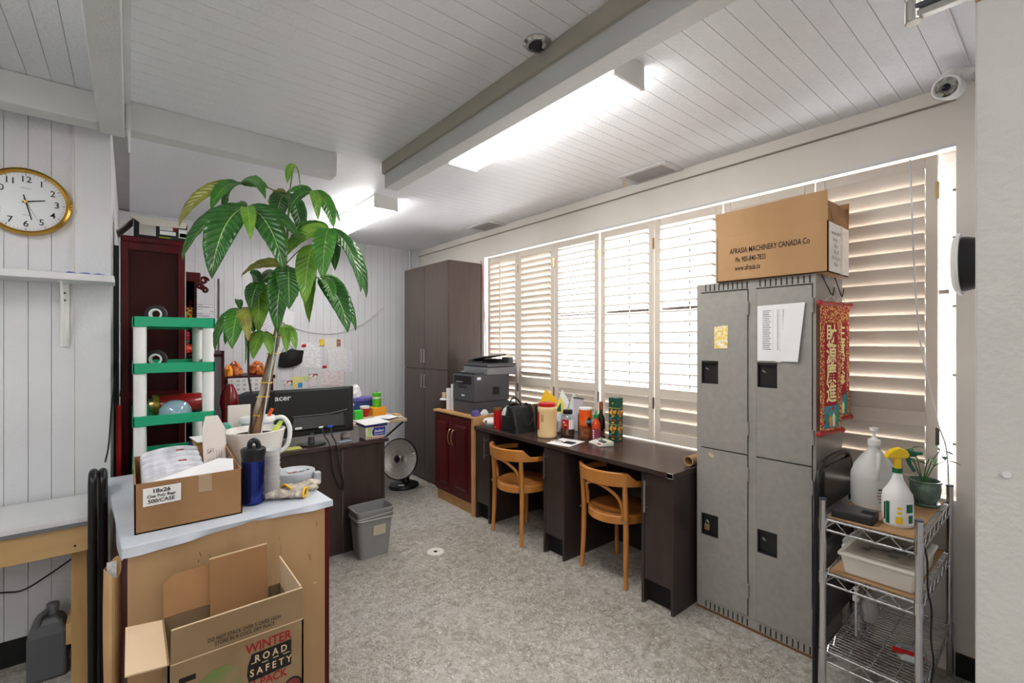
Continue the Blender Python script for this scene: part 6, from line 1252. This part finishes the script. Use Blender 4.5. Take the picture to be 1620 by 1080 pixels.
# folded black trolley beside the table
tr2 = thing('folding_trolley', 'black folded tubular hand trolley standing beside the side table', 'trolley', (-.098, 2.58, 0))
for (xx, y_, ztop) in ((-.114, 2.50, .965), (-.087, 2.54, .955)):
    MB().tube(spline([(xx, y_ - .02, 0), (xx, y_ - .015, .45), (xx, y_ - .01, ztop - .08), (xx, y_ + .01, ztop - .01), (xx, y_ + .06, ztop), (xx, y_ + .11, ztop - .03), (xx, y_ + .125, ztop - .12), (xx, y_ + .12, 0)], 5), .0145, 12).build('frame_tube', black_pl, tr2, smooth=True)
MB().box(-.108, -.09, 2.52, 2.66, .25, .62).build('folded_plate', black_pl, tr2, .008)
MB().tube([(-.125, 2.57, .03), (-.075, 2.57, .03)], .028, 14).build('wheel', rubber, tr2)
tag(MB().tube(spline([(-.085, 2.79, .955), (-.075, 2.86, 1.02), (-.07, 3.0, 1.15), (-.064, 3.1, 1.24), (-.06, 3.16, 1.30), (-.05, 3.3, 1.40)]), .0035, 6).build('trolley_strap', black_pl, at=(-.08, 2.8, .955), smooth=True), 'thin black cord running up behind the folded trolley', 'cord')
tag(MB().box(-.066, -.045, 3.30, 3.36, 0, 2.02).build('black_upright', black_matte, at=(-.055, 3.33, 0)), 'tall narrow black upright beside the bookcase', 'post')
tag(MB().cyl((-.045, 3.24, 0), (-.045, 3.24, 1.16), .011, n=12).build('red_pole', red_pl, at=(-.045, 3.24, 0), smooth=True), 'red broom pole leaning beside the bookcase', 'pole')
cl_ = tag(MB().tube(spline([(-.03, 3.4, 1.75), (-.035, 3.35, 1.5), (-.03, 3.36, 1.3), (-.04, 3.32, 1.2)]), .004, 6).build('dark_cable', black_pl, at=(-.03, 3.4, 1.75)), 'dark cable hanging beside the bookcase', 'cable')
# ================================================================== MONEY TREE
PLANT = [
  ((0.411, 2.54, 2.253), [(0.173, 2.6, 2.024, 0.0682), (0.277, 2.419, 2.076, 0.055), (0.523, 2.516, 2.249, 0.0495), (0.355, 2.682, 2.156, 0.055), (0.455, 2.232, 2.116, 0.044)]),
  ((0.397, 2.32, 2.09), [(0.169, 2.372, 1.838, 0.0935), (0.256, 2.219, 1.753, 0.11), (0.495, 2.104, 1.795, 0.0935), (0.381, 2.144, 1.916, 0.0495), (0.584, 2.194, 1.944, 0.0605), (0.338, 2.559, 2.081, 0.055)]),
  ((0.595, 2.321, 2.327), [(0.562, 2.308, 2.227, 0.0308), (0.622, 2.339, 2.219, 0.0286)]),
  ((0.678, 2.334, 2.223), [(0.568, 2.302, 2.091, 0.044), (0.673, 2.23, 2.061, 0.0385), (0.743, 2.226, 2.031, 0.0605), (0.796, 2.292, 2.076, 0.0385), (0.584, 2.493, 2.212, 0.0385)]),
  ((0.59, 2.461, 2.224), [(0.544, 2.431, 2.041, 0.0715), (0.642, 2.391, 2.003, 0.077), (0.535, 2.574, 2.19, 0.055)]),
  ((0.701, 2.166, 2.016), [(0.598, 2.345, 2.001, 0.0495), (0.538, 2.3, 1.869, 0.0715), (0.65, 2.085, 1.764, 0.0825), (0.748, 2.222, 1.834, 0.055), (0.814, 2.072, 1.725, 0.0605), (0.875, 2.158, 1.709, 0.066), (0.576, 2.499, 2.0, 0.044)]),
  ((0.659, 2.241, 1.944), [(0.603, 2.178, 1.66, 0.0825), (0.763, 2.25, 1.863, 0.055), (0.66, 2.322, 1.59, 0.0715)]),
  ((0.7, 2.302, 1.802), [(0.779, 2.142, 1.541, 0.0935), (0.84, 2.201, 1.549, 0.0495), (0.822, 2.297, 1.756, 0.044), (0.708, 2.119, 1.67, 0.055)]),
  ((0.558, 2.283, 1.84), [(0.536, 2.179, 1.64, 0.088), (0.502, 2.234, 1.536, 0.0825), (0.401, 2.48, 1.801, 0.055), (0.619, 2.369, 1.712, 0.055), (0.533, 2.481, 1.715, 0.055)]),
  ((0.472, 2.422, 1.775), [(0.416, 2.332, 1.635, 0.066), (0.454, 2.369, 1.54, 0.0825), (0.421, 2.383, 1.81, 0.0495), (0.539, 2.435, 1.833, 0.044), (0.533, 2.481, 1.69, 0.055)]),
  ((0.383, 2.386, 1.645), [(0.29, 2.409, 1.461, 0.0605), (0.337, 2.288, 1.468, 0.0715), (0.436, 2.384, 1.54, 0.055), (0.353, 2.588, 1.485, 0.055), (0.413, 2.443, 1.398, 0.077), (0.39, 2.49, 1.695, 0.0275), (0.387, 2.22, 1.5, 0.044)]),
  ((0.474, 2.353, 1.537), [(0.425, 2.325, 1.421, 0.0495), (0.489, 2.3, 1.438, 0.0385), (0.42, 2.397, 1.512, 0.0275), (0.525, 2.419, 1.515, 0.0275)]),
  ((0.574, 2.406, 1.576), [(0.605, 2.34, 1.461, 0.0385), (0.56, 2.323, 1.447, 0.0385), (0.603, 2.409, 1.531, 0.033), (0.559, 2.459, 1.475, 0.033), (0.541, 2.298, 1.514, 0.055)]),
]
mt = thing('money_tree', 'tall braided money tree in a white pot on the cabinet', 'plant', (.452, 2.45, ZT))
PX_, PY_ = .452, 2.45
MB().lathe([(.080, 0), (.086, .005), (.112, .12), (.128, .212), (.131, .222), (.124, .224), (.117, .20)], (PX_, PY_, ZT), 7 * 6, 1, 1).build('pot', white_cer, mt, smooth=True)
MB().lathe([(.118, .198), (.0, .206)], (PX_, PY_, ZT), 28).build('soil', soil, mt)
bark = mat('bark', S(150, 112, 80), .85, 0, S(98, 66, 44), 30, (1, 1, .2), bump=.5, bs=50); greybark = mat('bark_grey', S(188, 178, 160), .8, 0, S(120, 100, 84), 26, (1, 1, .15)); gstem = mat('green_stem', S(96, 116, 60), .6); darkbark = mat('bark_dark', S(58, 44, 36), .8)
spine = [(0.445, 2.45, 1.012), (0.461, 2.428, 1.131), (0.478, 2.414, 1.229), (0.502, 2.402, 1.359), (0.528, 2.378, 1.5), (0.549, 2.363, 1.674), (0.563, 2.351, 1.858), (0.571, 2.344, 2.032), (0.577, 2.338, 2.184)]
for k, m_ in enumerate((bark, greybark, bark)):
    pts = [Vector(p) + Vector((math.cos(i * .8 + k * 2.09), math.sin(i * .8 + k * 2.09), 0)) * (.019 - .0026 * i) for i, p in enumerate(spine[:7])]
    sp = spline(pts, 5); MB().tube(sp, [.0155 - .0095 * i / len(sp) for i in range(len(sp))], 9).build('trunk', m_, mt, smooth=True)
sp = spline(spine[4:], 5); MB().tube(sp, [.008 - .004 * i / len(sp) for i in range(len(sp))], 8).build('trunk', gstem, mt, smooth=True)
MB().tube(spline([(0.429, 2.425, 1.023), (0.434, 2.414, 1.229), (0.421, 2.414, 1.348), (0.419, 2.403, 1.5), (0.407, 2.387, 1.609)]), .0045, 7).build('side_stem', darkbark, mt, smooth=True)
stake = tag(MB().cyl((0.464, 2.403, 1.017), (0.528, 2.349, 1.565), .003, n=8).build('plant_stake', mat('pale_stake', S(206, 226, 222), .3), at=(0.464, 2.403, 1.017)), 'thin pale stake supporting the money tree', 'stake')
for p in (1.16, 1.245, 1.30, 1.446, 1.527):
    q_ = min(spline(spine, 8), key=lambda s_: abs(s_.z - p)); MB().tube([(q_.x + .026 * math.cos(a * math.tau / 12), q_.y + .024 * math.sin(a * math.tau / 12), q_.z + .002 * math.sin(a)) for a in range(12)], .0022, 6, closed=True).build('yellow_tie', yellow_pl, mt)
ptag = thing('plant_tag', 'green and yellow plastic tag stuck in the pot', 'tag', (0.494, 2.387, 1.017))
MB().slab([(0.486, 2.376, 1.014), (0.495, 2.376, 1.014), (0.559, 2.371, 1.126), (0.542, 2.371, 1.133), (0.51, 2.373, 1.088)], .0012).build('tag', mat('tag_green', S(130, 200, 60), .5, 0, S(240, 240, 120), 20), ptag)
# leaves
def leaf_mat(name, c1, c2, c3):
    m = bpy.data.materials.new(name); m.use_nodes = True; nt = m.node_tree; b = nt.nodes['Principled BSDF']; L = nt.links.new
    uv = nt.nodes.new('ShaderNodeTexCoord'); sp_ = nt.nodes.new('ShaderNodeSeparateXYZ'); L(uv.outputs['UV'], sp_.inputs[0])
    def math_(op, a, bb=None):
        n = nt.nodes.new('ShaderNodeMath'); n.operation = op
        for i, q in enumerate((a, bb)):
            if q is None: continue
            if hasattr(q, 'links'): L(q, n.inputs[i])
            else: n.inputs[i].default_value = q
        return n.outputs[0]
    d_ = math_('ABSOLUTE', math_('SUBTRACT', sp_.outputs[0], .5))
    mid = math_('LESS_THAN', d_, .014)
    vein = math_('SINE', math_('MULTIPLY', math_('SUBTRACT', sp_.outputs[1], math_('MULTIPLY', d_, .28)), 82))
    vl = math_('GREATER_THAN', vein, .93)
    no = nt.nodes.new('ShaderNodeTexNoise'); no.inputs['Scale'].default_value = 14; L(uv.outputs['Object'], no.inputs['Vector'])
    rp_ = nt.nodes.new('ShaderNodeValToRGB'); rp_.color_ramp.elements[0].color = c2; rp_.color_ramp.elements[1].color = c1; rp_.color_ramp.elements[0].position = .35; rp_.color_ramp.elements[1].position = .65; L(no.outputs['Fac'], rp_.inputs[0])
    mx = nt.nodes.new('ShaderNodeMix'); mx.data_type = 'RGBA'; L(math_('MAXIMUM', mid, math_('MULTIPLY', vl, .18)), mx.inputs['Factor']); L(rp_.outputs[0], mx.inputs[6]); mx.inputs[7].default_value = c3
    L(mx.outputs[2], b.inputs['Base Color']); b.inputs['Roughness'].default_value = .28
    bp = nt.nodes.new('ShaderNodeBump'); bp.inputs['Strength'].default_value = .4; bp.inputs['Distance'].default_value = .004; L(vein, bp.inputs['Height']); L(bp.outputs[0], b.inputs['Normal'])
    return m
LM = [leaf_mat('leaf_dark', S(44, 108, 34), S(28, 82, 26), S(176, 206, 130)), leaf_mat('leaf_mid', S(70, 140, 40), S(46, 112, 34), S(170, 200, 90)), leaf_mat('leaf_light', S(126, 176, 52), S(92, 150, 44), S(200, 214, 110)), leaf_mat('leaf_yellowing', S(150, 160, 56), S(120, 120, 50), S(196, 170, 100))]
lr = random.Random(11); camv = Vector((0, 0, 1.5))
for hi, (hub, tips) in enumerate(PLANT):
    h = Vector(hub)
    base = min([s_ for s_ in spline(spine[3:], 8)], key=lambda s_: (s_ - h).length + abs(s_.z - (h.z - .10)) * .6)
    if hub[0] < .435 and hub[2] < 1.7: base = Vector((0.419, 2.403, 1.5))
    MB().tube(bez(base, base.lerp(h, .4) + Vector((0, 0, .03)), base.lerp(h, .75) + Vector((0, 0, .035)), h), .0028, 6).build('leaf_stalk', gstem, mt, smooth=True)
    ctr = Vector((.54, 2.36, h.z))
    for ti, tpp in enumerate(tips):
        e = Vector(tpp[:3]); w = tpp[3] * 1.2; ln = (e - h).length
        out = Vector((e.x - h.x, e.y - h.y, 0)); 
        out = out.normalized() if out.length > 1e-3 else Vector((1, 0, 0))
        c1 = h.lerp(e, .33) + Vector((0, 0, .20 * ln)) + out * .10 * ln; c2 = h.lerp(e, .72) + Vector((0, 0, .14 * ln)) + out * .10 * ln
        cv_ = bez(h, c1, c2, e, 14)
        nv = ((camv - h.lerp(e, .5)).normalized() * .75 + out * .45 + Vector((lr.uniform(-.25, .25), lr.uniform(-.25, .25), .55))).normalized()
        vs, fs, uvs = [], [], []
        NU = 6
        for j, p in enumerate(cv_):
            v = j / 14; t_ = (cv_[min(14, j + 1)] - cv_[max(0, j - 1)]).normalized(); sd = t_.cross(nv); sd = sd.normalized() if sd.length > 1e-4 else Vector((1, 0, 0)); up_ = sd.cross(t_)
            pr_w = max(.02, (math.sin(math.pi * min(1, v ** .82 * .97 + .03))) ** .85) if v < .999 else .015
            wid = w * pr_w * (1.0 if v > .06 else .35)
            for i in range(NU + 1):
                u = i / NU; dd = (u - .5) * 2
                vs.append(p + sd * (dd * wid / 2) + up_ * (abs(dd) * wid * .13 + .0018 * math.sin(v * 34 + 2 * abs(dd)) * abs(dd))); uvs.append((u, v))
        W = NU + 1
        fs = [[j * W + i, j * W + i + 1, (j + 1) * W + i + 1, (j + 1) * W + i] for j in range(14) for i in range(NU)]
        b = MB(); b.add(vs, fs)
        me = bpy.data.meshes.new('leaf'); sh = off(mt); me.from_pydata([tuple(Vector(v) - sh) for v in b.v], [], b.f); me.shade_smooth()
        ul = me.uv_layers.new(name='UVMap')
        for lp in me.loops: ul.data[lp.index].uv = uvs[lp.vertex_index]
        sel = lr.random(); m_ = LM[0] if sel < .38 else LM[1] if sel < .72 else LM[2] if sel < .9 else LM[3]
        if hi in (2, 11, 12): m_ = LM[2]
        if hi == 1: m_ = LM[0] if ti != 3 else LM[2]
        if hi == 5 and ti in (4, 5): m_ = LM[0]
        me.materials.append(m_); o = bpy.data.objects.new('leaf', me); C.objects.link(o); o.parent = mt
        so = o.modifiers.new('thickness', 'SOLIDIFY'); so.thickness = .0008
